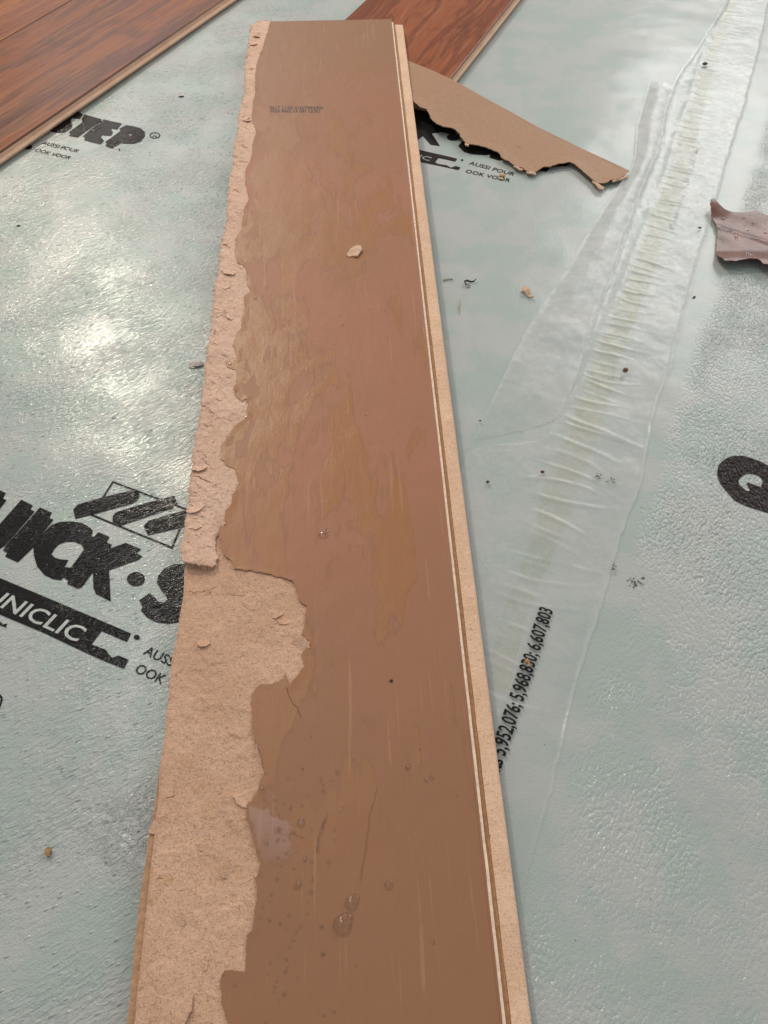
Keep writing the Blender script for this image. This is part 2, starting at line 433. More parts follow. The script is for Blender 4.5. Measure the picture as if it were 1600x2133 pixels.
M_UND = m_underlay()
M_INK = m_ink('black_print_on_film', (.012, .011, .011))
M_INK2 = m_ink('dark_brown_print_on_film', (.022, .014, .013))
M_INKG = m_plain('print_seen_through_film', (.33, .30, .32), .5)
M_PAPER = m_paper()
M_MDF = m_mdf('torn_fibreboard', (.72, .455, .315), stain=True, rel=1.0)
M_MDFR = m_mdf('swollen_fibreboard', (.84, .57, .435), rel=1.25)
M_CUT = m_mdf('milled_fibreboard_edge', (.79, .54, .38), rel=.45)
M_DARKCUT = m_plain('milled_groove_fibreboard', (.40, .20, .085), .7, .0002, .8, .2)
M_PALE = m_plain('cut_paper_edge', (.78, .58, .44), .6)
M_LEDGE = m_plain('damp_milled_ledge', (.43, .235, .125), .6, .0003, 1.0, .2)
M_INKB = m_plain('stamped_ink', (.05, .032, .022), .5)
M_WATER = m_water()
def m_wfilm():
    t = NT('thin_water_film'); t.t.nodes.remove(t.b)
    tr = t.n('ShaderNodeBsdfTransparent'); tr.inputs[0].default_value = (.96, .95, .94, 1)
    gl = t.n('ShaderNodeBsdfGlossy'); gl.inputs['Roughness'].default_value = .16
    v = t.mm(sc=(1, .12, 1)); t.put(gl.inputs['Normal'], t.bump(t.noise(v, 1.1, 3, .6), .00012, .5))
    fr = t.n('ShaderNodeFresnel'); fr.inputs['IOR'].default_value = 1.36
    gm = t.n('ShaderNodeNewGeometry'); fo = t.ma('MULTIPLY', fr.outputs[0], t.ma('SUBTRACT', 1.0, gm.outputs['Backfacing']))
    a = t.n('ShaderNodeMixShader'); t.put(a.inputs[0], fo); t.put(a.inputs[1], tr.outputs[0]); t.put(a.inputs[2], gl.outputs[0]); t.put(t.out.inputs[0], a.outputs[0])
    return t.m
M_WFILM = m_wfilm()
M_GLUE = m_glue()
M_FILM = m_film('clear_overlap_film', .36, .28)
M_FLAP = m_film('milky_film_flap', .52, .30, .9, (312, 400, .22))
M_STRIP = m_plain('dry_brown_backing_paper', (.36, .195, .105), .55, .00012, 1.2, .07)
M_UNDERS = m_mdf('fibre_on_paper_underside', (.50, .32, .19))
M_BIT = m_mdf('fibreboard_crumb', (.78, .54, .38))
M_W1 = m_walnut('walnut_decor', (.25, .060, .008), (.125, .025, .004), (.37, .120, .018), 0.0)
M_W2 = m_walnut('light_walnut_decor', (.34, .096, .014), (.23, .054, .008), (.42, .15, .028), 1.3)
M_W3 = m_walnut('rosy_walnut_decor', (.31, .088, .030), (.20, .050, .017), (.39, .135, .050), 2.1)
M_BEVEL = m_plain('dark_bevel_lacquer', (.045, .018, .010), .4)

# ------------------------------------------------------------------ the underlay that covers the floor
U1 = np.array([math.sin(PSI), math.cos(PSI)])        # along the sheets
U2 = np.array([math.cos(PSI), -math.sin(PSI)])       # across them (reading direction of the print)
creases = [(((0, 415), (475, 50)), .00035, .0005), (((83, 1062), (9, 1145)), .0003, .00035), (((197, 1294), (160, 1350)), .0003, .00035)]
def floor_z(x, y):
    x = np.asarray(x, float); y = np.asarray(y, float)
    z = .0004 * fbm(x, y, .11, 2, 3) + .00022 * fbm(x, y, .028, 2, 9)
    for (a, b), h, wd in creases:
        A = np.array(at2(a)); B = np.array(at2(b)); d = (B - A); L = np.linalg.norm(d); d /= L
        s = (x - A[0]) * d[0] + (y - A[1]) * d[1]; t = (x - A[0]) * -d[1] + (y - A[1]) * d[0]
        t = t + .0006 * np.sin(s * 60)
        ext = .05 if L < .1 else .02
        z = z + h * np.exp(-(t / wd) ** 2) * smooth(s, -ext, 0) * (1 - smooth(s, L, L + ext))
    # crinkled patch by the plank (lower left)
    m = np.exp(-(((x + .112) / .035) ** 2 + ((y - .088) / .026) ** 2) ** 1.5)
    z = z + m * .0007 * np.abs(fbm(x, y, .014, 2, 21))
    return z
def axis(lo, hi, flo, fhi, fine):
    a = list(np.arange(flo, fhi, fine)); s = fine; p = flo
    left = []
    while p > lo: s *= 1.35; p -= s; left.append(p)
    p = a[-1]; s = fine; right = []
    while p < hi: s *= 1.35; p += s; right.append(p)
    return np.array(left[::-1] + a + right)
xs = axis(-2.2, 2.2, -.42, .47, .0016)
ya = list(np.arange(-.02, .42, .0012)) + list(np.arange(.42, 1.05, .0022))
p = -.02; s = .002; low = []
while p > -1.6: s *= 1.35; p -= s; low.append(p)
p = ya[-1]; s = .003
while p < 3.2: s *= 1.25; p += s; ya.append(p)
ys = np.array(low[::-1] + ya)
X, Y = np.meshgrid(xs, ys)
Z = floor_z(X, Y)
V = np.column_stack([X.ravel(), Y.ravel(), Z.ravel()])
nx, ny = len(xs), len(ys)
i = np.arange(nx - 1)[None, :] + np.arange(ny - 1)[:, None] * nx
Q = np.stack([i, i + 1, i + nx + 1, i + nx], -1).reshape(-1, 4)
me = bpy.data.meshes.new('floor')
me.vertices.add(len(V)); me.vertices.foreach_set('co', V.ravel())
me.loops.add(Q.size); me.loops.foreach_set('vertex_index', Q.ravel().astype(np.int32))
me.polygons.add(len(Q)); me.polygons.foreach_set('loop_start', (np.arange(len(Q)) * 4).astype(np.int32))
me.update(calc_edges=True); me.validate()
floor = link('floor', me, M_UND, None, True)
tag(floor, 'pale grey green foam underlay with a crinkled film skin covering the floor', None, None, 'structure')

# ------------------------------------------------------------------ printing on the underlay
def zpatch(o, S, x0, y0): return lambda pts: [(x0 + a / S, y0 + b / S) for a, b in pts]
def printed(name, px, mat, parent=floor, off=.00030, holes=(), sp=.003):
    poly = rough([at2(p) for p in px], .0022, 0, 1, True); hs = [rough([at2(p) for p in h], .0022, 0, 1, True) for h in holes]
    return sheet(name, poly, sp, lambda x, y: floor_z(x, y) + off, 0, mat, parent, hs)
def ell(cx, cy, rx, ry, n=20, rot=0):
    return [(cx + rx * math.cos(t) * math.cos(rot) - ry * math.sin(t) * math.sin(rot), cy + rx * math.cos(t) * math.sin(rot) + ry * math.sin(t) * math.cos(rot)) for t in [2 * math.pi * k / n for k in range(n)]]
near = zpatch(None, 4.0, 0, 980)
letters_near = [
    [(-60, 140), (0, 165), (50, 190), (25, 235), (55, 250), (0, 320), (-60, 400)],
    [(180, 245), (275, 292), (255, 325), (290, 345), (50, 620), (0, 652), (-60, 700), (-60, 500), (0, 445)],
    [(335, 310), (435, 352), (412, 395), (447, 412), (385, 490), (290, 600), (280, 640), (150, 765), (92, 740), (42, 715), (60, 688), (25, 665), (60, 615)],
]
for L in letters_near: printed('printed_letter', near(L), M_INK)
ck = [(385, 500), (430, 455), (500, 430), (600, 425), (690, 440), (750, 475), (775, 505), (765, 540), (780, 555), (820, 515), (915, 555), (890, 600), (935, 620), (920, 650),
      (1050, 605), (1180, 660), (1140, 690), (1190, 720), (1160, 745), (1035, 790), (910, 835), (925, 1095), (860, 1060), (800, 1030), (780, 980), (775, 850), (680, 975), (650, 985), (605, 965), (560, 945), (570, 920),
      (530, 890), (510, 915), (440, 905), (370, 870), (310, 800), (280, 700), (280, 620), (320, 560)]
hole = [(430, 700), (455, 655), (490, 620), (540, 598), (620, 595), (680, 620), (700, 660), (640, 745), (590, 810), (540, 805), (572, 745), (510, 742), (460, 728)]
printed('printed_letter', near(ck), M_INK, holes=[near(hole)])
printed('printed_dot', near(ell(1135, 908, 76, 60)), M_INK)
printed('printed_letter', near([(1540, 780), (1440, 785), (1370, 820), (1320, 880), (1310, 940), (1350, 1010), (1385, 1050), (1395, 1080), (1370, 1105), (1320, 1095), (1290, 1060), (1250, 1025), (1160, 1085), (1190, 1140),
        (1175, 1170), (1230, 1230), (1310, 1270), (1400, 1280), (1480, 1270), (1600, 1230), (1650, 1100), (1600, 800)]), M_INK)
def frame_line(a, b, wd, mat, off=.00012):
    A = np.array(at2(a)); B = np.array(at2(b)); d = B - A; d /= np.linalg.norm(d); n = np.array([-d[1], d[0]]) * wd / 2
    poly = [A - d * wd / 2 - n, B + d * wd / 2 - n, B + d * wd / 2 + n, A - d * wd / 2 + n]
    sheet('printed_frame_line', rough([tuple(q) for q in poly], .0015, 0, 1, True), .004, lambda x, y: floor_z(x, y) + off, 0, mat, floor)
fr = near([(943, 98), (1566, 332), (1435, 648), (768, 372)])
for k in range(4): frame_line(fr[k], fr[(k + 1) % 4], .0012, M_INK, .00026 + .00003 * (k % 2))
for L in ([(650, 285), (840, 230), (1140, 160), (1165, 205), (1150, 250), (1100, 280), (630, 405), (610, 325)],
          [(965, 350), (1200, 280), (1455, 215), (1480, 280), (1440, 320), (1000, 465), (940, 430), (940, 385)],
          [(1245, 420), (1550, 335), (1600, 330), (1620, 440), (1510, 480), (1235, 545), (1205, 490), (1205, 460)]):
    printed('printed_bar', near(L), M_INK, off=.00036)
printed('printed_banner', near([(-80, 860), (0, 895), (450, 1085), (860, 1260), (1095, 1362), (1060, 1432), (850, 1340), (765, 1450), (880, 1495), (935, 1565), (990, 1545), (1075, 1580), (1035, 1655),
        (845, 1580), (650, 1490), (380, 1360), (0, 1200), (-80, 1165)]), M_INK)
printed('printed_dot', near(ell(1142, 1393, 25, 21, 14)), M_INK)
printed('printed_mark', near([(0, 1260), (22, 1275), (14, 1288), (60, 1275), (52, 1310), (30, 1300), (0, 1292)]), M_INK)
printed('printed_mark', near([(-30, 1850), (0, 1862), (22, 1888), (22, 1915), (8, 1960), (-10, 1998), (-25, 1990), (0, 1940), (6, 1905), (0, 1885), (-30, 1868)]), M_INK)

def text(name, body, a, b, cap, mat, parent=floor, off=.00034, bold=0.0, z=0, squeeze_from=None, flip=1, shear=0.0, swap=None):
    """lettering whose baseline runs between two points of the floor; a: left end, b: right end (photograph measurements)"""
    cu = bpy.data.curves.new(name, 'FONT'); cu.body = body; cu.size = 1; cu.offset = bold; cu.resolution_u = 3
    tmp = bpy.data.objects.new('t', cu); COL.objects.link(tmp)
    bpy.context.view_layer.update()
    me = bpy.data.meshes.new_from_object(tmp.evaluated_get(bpy.context.evaluated_depsgraph_get()))
    bpy.data.objects.remove(tmp)
    P = np.array([v.co[:2] for v in me.vertices]); Fc = [tuple(p.vertices) for p in me.polygons]
    bpy.data.meshes.remove(me)
    x0, x1 = P[:, 0].min(), P[:, 0].max(); capH = .70
    A = np.array(at2(a)) if len(a) == 2 and abs(a[0]) + abs(a[1]) > 5 else np.array(a)
    B = np.array(at2(b)) if len(b) == 2 and abs(b[0]) + abs(b[1]) > 5 else np.array(b)
    d = B - A; L = np.linalg.norm(d); d /= L; n = np.array([-d[1], d[0]])
    W = A + ((P[:, :1] - x0) / (x1 - x0) * L + shear * P[:, 1:] / capH * cap) * d + (P[:, 1:] / capH) * cap * n
    V = np.column_stack([W, floor_z(W[:, 0], W[:, 1]) + off + z])
    return mesh(name, V, Fc, mat, parent)
M_UND_LET = m_plain('unprinted_film_lettering', (.42, .45, .42), .35, .0002, 1.2, .12)
text('printed_lettering', 'UNICLIC', near([(-140, 1075)])[0], near([(640, 1432)])[0], .0088, M_UND_LET, off=.00048, bold=.012, shear=.12)
# right-hand print gives the true length of the two small lines
r3 = zpatch(None, 3.2, 840, 120)
a_, b_ = r3([(435, 713), (735, 790)]); a2, b2 = r3([(412, 768), (708, 832)])
LA = np.linalg.norm(np.array(at2(a_)) - np.array(at2(b_))); LB = np.linalg.norm(np.array(at2(a2)) - np.array(at2(b2)))
text('printed_lettering', 'AUSSI POUR', a_, b_, .0052, M_INK2, bold=.006)
text('printed_lettering', 'OOK VOOR', a2, b2, .0052, M_INK2, bold=.006)
for body, st, L in (('AUSSI POUR', near([(1190, 1530)])[0], LA), ('OOK VOOR', near([(1118, 1680)])[0], LB)):
    A = np.array(at2(st)); text('printed_lettering', body, tuple(A), tuple(A + U2 * L), .0052, M_INK, bold=.008)
fl = zpatch(None, 4.444, 0, 180)
a1, b1 = fl([(382, 532), (715, 615)]); text('printed_lettering', 'AUSSI POUR', a1, b1, .0050, M_INK2, bold=.006)
a1, b1 = fl([(315, 598), (640, 678)]); text('printed_lettering', 'OOK VOOR', a1, b1, .0050, M_INK2, bold=.006)
for L in ([(560, 150), (660, 205), (700, 215), (770, 260), (740, 305), (668, 292), (655, 318), (672, 350), (665, 385), (600, 428), (520, 430), (440, 405), (330, 400), (250, 300)],
          [(780, 258), (940, 303), (945, 330), (897, 347), (722, 475), (640, 460), (655, 437), (640, 425), (768, 330), (755, 308)],
          [(962, 306), (1130, 345), (1088, 402), (1040, 392), (1030, 402), (1048, 425), (1030, 458), (990, 455), (948, 452), (935, 470), (965, 505), (930, 538), (780, 500), (790, 480), (768, 465), (905, 350), (940, 332)],
          [(200, 520), (250, 530), (300, 548), (295, 575), (262, 585), (200, 572)], [(300, 440), (362, 468), (362, 488), (335, 495), (290, 480)]):
    printed('printed_letter', fl(L), M_INK2)
printed('printed_letter', fl([(1170, 360), (1240, 372), (1300, 388), (1340, 420), (1345, 460), (1310, 510), (1240, 535), (1160, 532), (1120, 525), (1040, 575), (975, 550), (990, 530), (975, 515), (1118, 412), (1105, 395)]), M_INK2,
        holes=[fl(ell(1208, 450, 15, 8, 8))])
printed('printed_ring', fl(ell(1435, 455, 50, 30, 22)), M_INK2, holes=[fl(ell(1435, 455, 41, 23, 18))])
aR, bR = fl([(1412, 468), (1458, 476)]); text('printed_lettering', 'R', aR, bR, .0028, M_INK2, bold=.005)
printed('printed_mark', fl([(1100, 572), (1115, 580), (1112, 600), (1100, 596)]), M_INK2)
for L in ([(-60, 300), (40, 320), (140, 360), (260, 430), (345, 470), (352, 520), (255, 500), (190, 508), (245, 593), (182, 582), (130, 525), (92, 556), (20, 560), (-60, 540)],
          ell(336, 533, 46, 24, 16), [(366, 592), (395, 560), (500, 540), (600, 560), (640, 600), (600, 645), (545, 652), (470, 648), (405, 632)],
          [(600, 540), (740, 590), (735, 650), (640, 688), (575, 668)], [(700, 600), (860, 640), (900, 700), (830, 712), (720, 690)],
          [(900, 640), (1060, 660), (1120, 700), (1090, 722), (980, 730), (955, 762), (880, 752), (850, 735)]):
    printed('printed_letter', r3(L), M_INK)
printed('printed_banner', r3([(-40, 585), (90, 612), (360, 678), (345, 697), (235, 672), (212, 700), (232, 712), (290, 722), (318, 737), (350, 726), (382, 736), (368, 752), (230, 722), (90, 692), (-40, 668)]), M_INK2)
a1, b1 = r3([(100, 674), (172, 693)]); text('printed_lettering', 'IC', a1, b1, .0062, M_UND_LET, off=.00048, bold=.01)
printed('printed_dot', r3(ell(392, 686, 9, 6, 10)), M_INK2)
qz = zpatch(None, 10.0, 1440, 900)
printed('printed_letter', qz([(900, 495), (1060, 490), (1250, 540), (1450, 620), (1600, 700), (1900, 800), (2300, 1100), (2400, 1500), (2000, 1750), (1600, 1690), (1300, 1600), (1100, 1530), (900, 1430), (750, 1260), (620, 1100),
        (550, 950), (540, 830), (570, 700), (650, 600), (780, 520)]), M_INK2,
        holes=[qz([(980, 1000), (1080, 900), (1180, 865), (1300, 875), (1420, 920), (1490, 1030), (1450, 1150), (1340, 1110), (1180, 1050), (1150, 1080), (1225, 1225), (1150, 1230), (1060, 1150), (1000, 1100)])])

# ------------------------------------------------------------------ the damaged plank lying face down
TN, TS = .0098, .0119                       # its top side rises from .0098 m at y = 0 (it leans on another plank far off)
PN = np.array([0, -TS, 1.0]); PN /= np.linalg.norm(PN)
def on_plane(px, py, wo=0.0):
    d = ray(px, py); p0 = np.array([0, 0, TN]) + PN * wo
    t = ((p0 - CAM) @ PN) / (d @ PN); return CAM + d * t
O_ = on_plane(1047, 2133); Vx = on_plane(817, 55) - O_; Vx /= np.linalg.norm(Vx)
Ux = np.cross(Vx, PN)
THK = .0095
base = O_ - PN * THK
MAT = Matrix(((Ux[0], Vx[0], PN[0], base[0]), (Ux[1], Vx[1], PN[1], base[1]), (Ux[2], Vx[2], PN[2], base[2]), (0, 0, 0, 1)))
def pl(p, wo=0.0):
    q = on_plane(p[0], p[1], wo) - O_; return (float(q @ Ux), float(q @ Vx))
def lift(T): T = T.copy(); T[:, 2] += THK; return T
def plank_world(u, v, wz): q = O_ + Ux * u + Vx * v + PN * wz; return Vector(q)

plank = empty('laminate_plank', MAT)
tag(plank, 'water damaged laminate plank lying face down, brown backing torn away along its left side', 'laminate plank')
v_far = pl((700, 42))[1]; v_near = -.32

edge_px = [(565, 41), (555, 75), (547, 100), (537, 125), (532, 155), (532, 190), (527, 220), (525, 250), (534, 275), (528, 300), (522, 335), (512, 350), (511, 380), (519, 415), (507, 437), (505, 471), (500, 482),
    (492, 494), (490, 520), (491, 531), (496, 546), (513, 559), (515, 572), (513, 582), (517, 595), (524, 606), (509, 617), (511, 640), (509, 655), (504, 662), (504, 683), (494, 691), (491, 707), (485, 719), (492, 730),
    (494, 749), (470, 752), (474, 764), (494, 771), (492, 797), (487, 809), (492, 824), (504, 837), (513, 831), (517, 842), (515, 869), (506, 876), (489, 887), (480, 903), (461, 928), (461, 955), (472, 968), (490, 977),
    (499, 1005), (486, 1031), (483, 1049), (470, 1066), (468, 1084), (457, 1099), (457, 1132), (466, 1154), (483, 1171), (488, 1184), (525, 1189), (564, 1197), (608, 1208), (619, 1232), (624, 1252), (639, 1263), (636, 1294), (630, 1320),
    (643, 1335), (629, 1364), (634, 1390), (604, 1427), (594, 1403), (588, 1418), (560, 1425), (534, 1429), (525, 1447), (525, 1490), (528, 1530), (541, 1562), (550, 1609), (542, 1627), (537, 1650), (526, 1665), (514, 1676), (512, 1702),
    (522, 1721), (529, 1755), (535, 1777), (542, 1800), (533, 1830), (537, 1867), (529, 1912), (526, 1939), (516, 1946), (512, 1987), (510, 2025), (488, 2020), (471, 2021), (462, 2032), (458, 2062), (464, 2100), (475, 2133), (490, 2190)]
edge_uv = [pl(p) for p in edge_px]
edge_r = rough(edge_uv, .0005, .00050, 4, scale=.0030)
edge_r[0] = (edge_r[0][0], v_far)
paper_poly = edge_r + [(-.075, v_near), (0.0, v_near), (0.0, v_far)]
edge_np = np.array(edge_r)
def paper_z(x, y):
    d = seg_dist(np.column_stack([x, y]), edge_np[::3])
    return .00010 * fbm(x, y, .02, 2, 5) + .00030 * (1 - smooth(d, 0, .004)) * (.4 + .6 * vnoise(x, y, .008, 2))
pc = [[pl(p) for p in ((597, 1430), (600, 1447), (607, 1463), (619, 1475), (627, 1497))]]
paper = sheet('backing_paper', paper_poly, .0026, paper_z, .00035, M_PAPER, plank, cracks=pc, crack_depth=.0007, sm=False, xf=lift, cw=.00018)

# raised, swollen fibre layer along the far two thirds of the torn side
lay_px = [(522, 52), (517, 90), (510, 145), (509, 190), (501, 220), (495, 240), (496, 270), (487, 300), (484, 330), (486, 340), (477, 365), (475, 400), (472, 450), (462, 500), (457, 531), (455, 565), (448, 587), (444, 632), (439, 677),
    (433, 719), (427, 756), (424, 794), (417, 850), (409, 899), (400, 952), (396, 992), (392, 1031), (387, 1075), (381, 1114), (374, 1149), (375, 1162), (389, 1172), (402, 1175), (420, 1178), (433, 1182), (451, 1176), (451, 1145), (448, 1123), (455, 1108), (468, 1098)]
WL = .0006
lay_uv = [pl(p, WL) for p in lay_px]
lay_r = rough(lay_uv, .0005, .00090, 8, scale=.0026)
end_left = pl((522, 52), WL)
back = [(edge_uv[k][0] + .006, edge_uv[k][1]) for k in range(len(edge_uv)) if edge_px[k][1] < 1095]
back = back[::-1]
top_l = [pl((545, 43), 0), (pl((565, 41))[0] + .004, v_far)]
lay_poly = lay_r + back[:-1] + [(back[-1][0], v_far - .0006), (top_l[0][0], top_l[0][1])]
layer_left = np.array(lay_r)
def terr(x, y, s, h, seed):
    f = fbm(x, y, s, 3, seed) * 1.6; k = np.floor(f); return h * (k + smooth(f - k, .42, .58) - .5)
def layer_z(x, y):
    P = np.column_stack([x, y])
    dp = seg_dist(P, edge_np[::3]); up = np.minimum(1, dp / .010)
    ins = inside(P, np.array(paper_poly))
    z = -.00035 + up * (.0011 + .0004 * fbm(x, y, .012, 3, 31) + terr(x, y, .011, .00040, 81)) + .00028 * fbm(x, y, .0035, 2, 12) * up
    dl = seg_dist(P, layer_left[::3])
    ve = pl((420, 1178), WL)[1]
    z = z - .0007 * (1 - smooth(dl, 0, .0016)) * smooth(y, ve + .003, ve + .010) + .0004 * (1 - smooth(y, ve, ve + .012))
    return np.where(ins, -.0005, z)
Z4 = zpatch(None, 2.2857, 0, 900); Z3 = zpatch(None, 2.667, 350, 400); Z1 = zpatch(None, 2.0, 0, 0); Z5 = zpatch(None, 3.2, 350, 1050); Z6 = zpatch(None, 2.667, 250, 1500)
lc = [Z4([(917, 211), (945, 214), (962, 228), (985, 236), (1008, 245)]), Z4([(972, 140), (988, 152), (1002, 158)]), Z4([(885, 520), (893, 522), (902, 532)]), Z4([(980, 545), (1000, 548), (1015, 545)]),
      Z3([(250, 651), (275, 652), (296, 657)]), Z3([(312, 682), (330, 690), (352, 706)]), Z3([(188, 1190), (205, 1193), (228, 1199)]), Z3([(235, 1268), (240, 1276), (250, 1278)]), Z3([(297, 291), (315, 292), (336, 301)]),
      Z3([(238, 838), (255, 842), (275, 850)]), Z3([(262, 1150), (285, 1158), (305, 1156)]), Z3([(215, 900), (235, 915), (262, 918)]),
      Z1([(1000, 524), (1020, 530), (1040, 540)]), Z1([(1040, 441), (1052, 446), (1061, 447)]), Z1([(985, 671), (1000, 669), (1020, 673), (1036, 671)]), Z1([(960, 733), (980, 738), (1000, 734)]),
      Z1([(962, 792), (980, 790), (1000, 801)]), Z1([(1048, 150), (1054, 153), (1062, 155)]), Z1([(925, 1018), (940, 1016), (958, 1030)]), Z1([(1035, 300), (1048, 304), (1056, 300)])]
rr = random.Random(5)
for k in range(26):
    yy = rr.uniform(90, 1130); xl = np.interp(yy, [p[1] for p in lay_px[:-9]], [p[0] for p in lay_px[:-9]]); a = rr.uniform(5, 40); l = rr.uniform(5, 14)
    lc.append([(xl + a, yy), (xl + a + l * .5, yy + rr.uniform(-2, 3)), (xl + a + l, yy + rr.uniform(-2, 5))])
lcuv = [[pl(p, WL) for p in c] for c in lc]
lp_np = np.array(lay_poly)
lcuv = [c for c in lcuv if inside(np.array(c), lp_np).all() and not inside(np.array(c), np.array(paper_poly)).any()]
layer = sheet('swollen_fibre_layer', lay_poly, .0010, layer_z, .0015, M_MDFR, plank, cracks=lcuv, crack_depth=.0016, xf=lift, cw=.00030)

# smooth torn core below and beside it
core_px = [(383, 1150), (381, 1232), (370, 1311), (357, 1377), (348, 1469), (341, 1534), (331, 1600), (329, 1650), (319, 1755), (306, 1875), (293, 1987), (279, 2133), (270, 2200)]
WC = -.0010
core_uv = rough([pl(p, WC) for p in core_px], .0009, .00016, 11, scale=.003)
core_poly = core_uv + [(-.07, v_near), (-.05, v_near), (-.05, pl((640, 1150))[1]), pl((450, 1085)), pl((400, 1085))]
vl0 = pl((451, 1176))[1]
def core_z(x, y):
    P = np.column_stack([x, y]); dp = seg_dist(P, edge_np[::3]); ul = np.interp(y, [q[1] for q in core_uv[::-1]], [q[0] for q in core_uv[::-1]])
    ins = inside(P, np.array(paper_poly))
    z = -.00050 - .00055 * smooth(dp, .001, .020) + .00012 * fbm(x, y, .010, 3, 44) + .00008 * fbm(x, y, .0025, 2, 46) + terr(x, y, .026, .00034, 71)
    # the layer below broke one sheet deeper just under the raised end
    k = smooth(y, vl0 - .028, vl0 - .004) * (1 - smooth(x, pl((452, 1200))[0] - .001, pl((470, 1200))[0] + .004))
    z = z - .0013 * k
    z = z - .0006 * (1 - smooth(x - ul, 0, .0015))
    return np.where(ins, np.minimum(z, -.00050), z)
cc = [Z6([(246, 436), (262, 428), (285, 425), (320, 409)]), Z5([(200, 590), (240, 574), (290, 560), (330, 545)]), Z5([(250, 607), (262, 596), (276, 586)]), Z5([(402, 600), (440, 608), (480, 612), (520, 616)]),
      Z5([(130, 575), (160, 582), (190, 600)]), Z6([(190, 888), (215, 880), (250, 882)]), Z5([(735, 968), (752, 975), (760, 985)])]
core = sheet('torn_core', core_poly, .0010, core_z, .0035, M_MDF, plank, cracks=[[pl(p, WC) for p in c] for c in cc], crack_depth=.0006, xf=lift, cw=.00018)

# body of the board and its milled edges: one cross-section run along the plank
def extrude(name, prof, v0, v1, mat, n=60, wob=0.0, seed=0, parent=plank):
    V = []; Fc = []; m = len(prof)
    for k in range(n + 1):
        v = v0 + (v1 - v0) * k / n
        for j, (a, b) in enumerate(prof):
            V.append((a + wob * float(vnoise(v, j * .37, .012, seed)), v, b + wob * .5 * float(vnoise(v, j * .37 + 9, .012, seed + 3)) + THK))
    for k in range(n):
        for j in range(m): a = k * m + j; b = k * m + (j + 1) % m; Fc.append((a, b, b + m, a + m))
    Fc.append(tuple(range(m))[::-1]); Fc.append(tuple(n * m + j for j in range(m)))
    return mesh(name, V, Fc, mat, parent)
uR = pl((1109, 2133), -.003)[0]
extrude('board_body', [(-.1435, -.0034), (-.0008, -.0034), (-.0008, -.00042), (-.100, -.00042), (-.100, -.0034)][0:2] + [(-.0008, -.0093), (-.1435, -.0093)], v_near, v_far - .001, M_CUT, 40)
extrude('board_core', [(-.088, -.0034), (-.088, -.0022), (-.0008, -.0022), (-.0008, -.0034)], v_near, v_far - .0004, M_CUT, 40)
extrude('paper_lip', [(.00006, -.0030), (.00006, -.00022), (.0014, -.00026), (.0016, -.0030)], v_near, v_far - .0065, M_PALE, 420, .00010, 1)
extrude('milled_groove', [(.0017, -.0036), (.0017, -.0012), (.0029, -.0030), (.0037, -.0031), (.0037, -.0036)], v_near, v_far - .0065, M_DARKCUT, 420, .00010, 2)
extrude('tongue', [(-.0004, -.0062), (-.0004, -.0037), (.0038, -.0037), (.0038, -.0027), (uR - .0012, -.0029), (uR - .0003, -.0036), (uR, -.0048), (uR - .001, -.0062)], v_near, v_far - .0065, M_CUT, 420, .00013, 3)
# ledge on the near left side
led_px = [(334, 1590), (327, 1650), (310, 1747), (291, 1875), (278, 2006), (265, 2133), (258, 2200)]
led = [pl(p, -.0032) for p in led_px]
led_poly = rough(led, .002, .0002, 14) + [(-.085, v_near), (-.085, v_near + .02)] + [(q[0] + .006, q[1]) for q in core_uv[::-4] if q[1] < led[0][1] - .002]
sheet('milled_ledge', led_poly, .004, lambda x, y: -.0030 + 0 * x, .0050, M_LEDGE, plank, xf=lift)

# loose fibres standing on the torn surfaces
def fibres(name, region, zf, n, mat, seed, ln=(.0008, .0026), wd=.00011, box=None, avoid=None, up=.00006):
    rg = np.random.RandomState(seed); A = np.array(region); mn, mx = A.min(0), A.max(0)
    mn[1] = max(mn[1], 0.0 - .01)
    P = mn + rg.rand(n * 6, 2) * (mx - mn); P = P[inside(P, A)]
    if avoid is not None: P = P[~inside(P, avoid)]
    P = P[:n]; V = []; Fc = []
    for p in P:
        a = rg.rand() * 6.283; l = ln[0] + (ln[1] - ln[0]) * rg.rand() ** 2; bend = (rg.rand() - .5) * 1.6
        q = p.copy(); b = len(V)
        for k in range(4):
            d = np.array([math.cos(a), math.sin(a)]); nn = np.array([-d[1], d[0]]) * wd * (.5 if k in (0, 3) else 1) * .5
            V += [(*(q - nn), up * (.6 + (k % 3) * .8)), (*(q + nn), up * (.6 + (k % 3) * .8))]
            q = q + d * l / 3; a += bend / 3
        for k in range(3): Fc.append((b + 2 * k, b + 2 * k + 2, b + 2 * k + 3, b + 2 * k + 1))
    V = np.array(V); V[:, 2] += zf(V[:, 0], V[:, 1]); 
    o = mesh(name, lift(V), Fc, mat, plank); o['kind'] = 'stuff'; return o
M_FL = m_plain('pale_wood_fibre', (.74, .53, .38), .8); M_FD = m_plain('dark_wood_fibre', (.27, .15, .085), .8)
av = np.array(paper_poly)
fibres('pale_fibres', core_poly, core_z, 3800, M_FL, 1, avoid=av); fibres('dark_fibres', core_poly, core_z, 2200, M_FD, 2, ln=(.0005, .0016), avoid=av)
fibres('pale_fibres', lay_poly, layer_z, 2600, M_FL, 3, avoid=av); fibres('dark_fibres', lay_poly, layer_z, 1500, M_FD, 4, ln=(.0005, .0018), avoid=av)
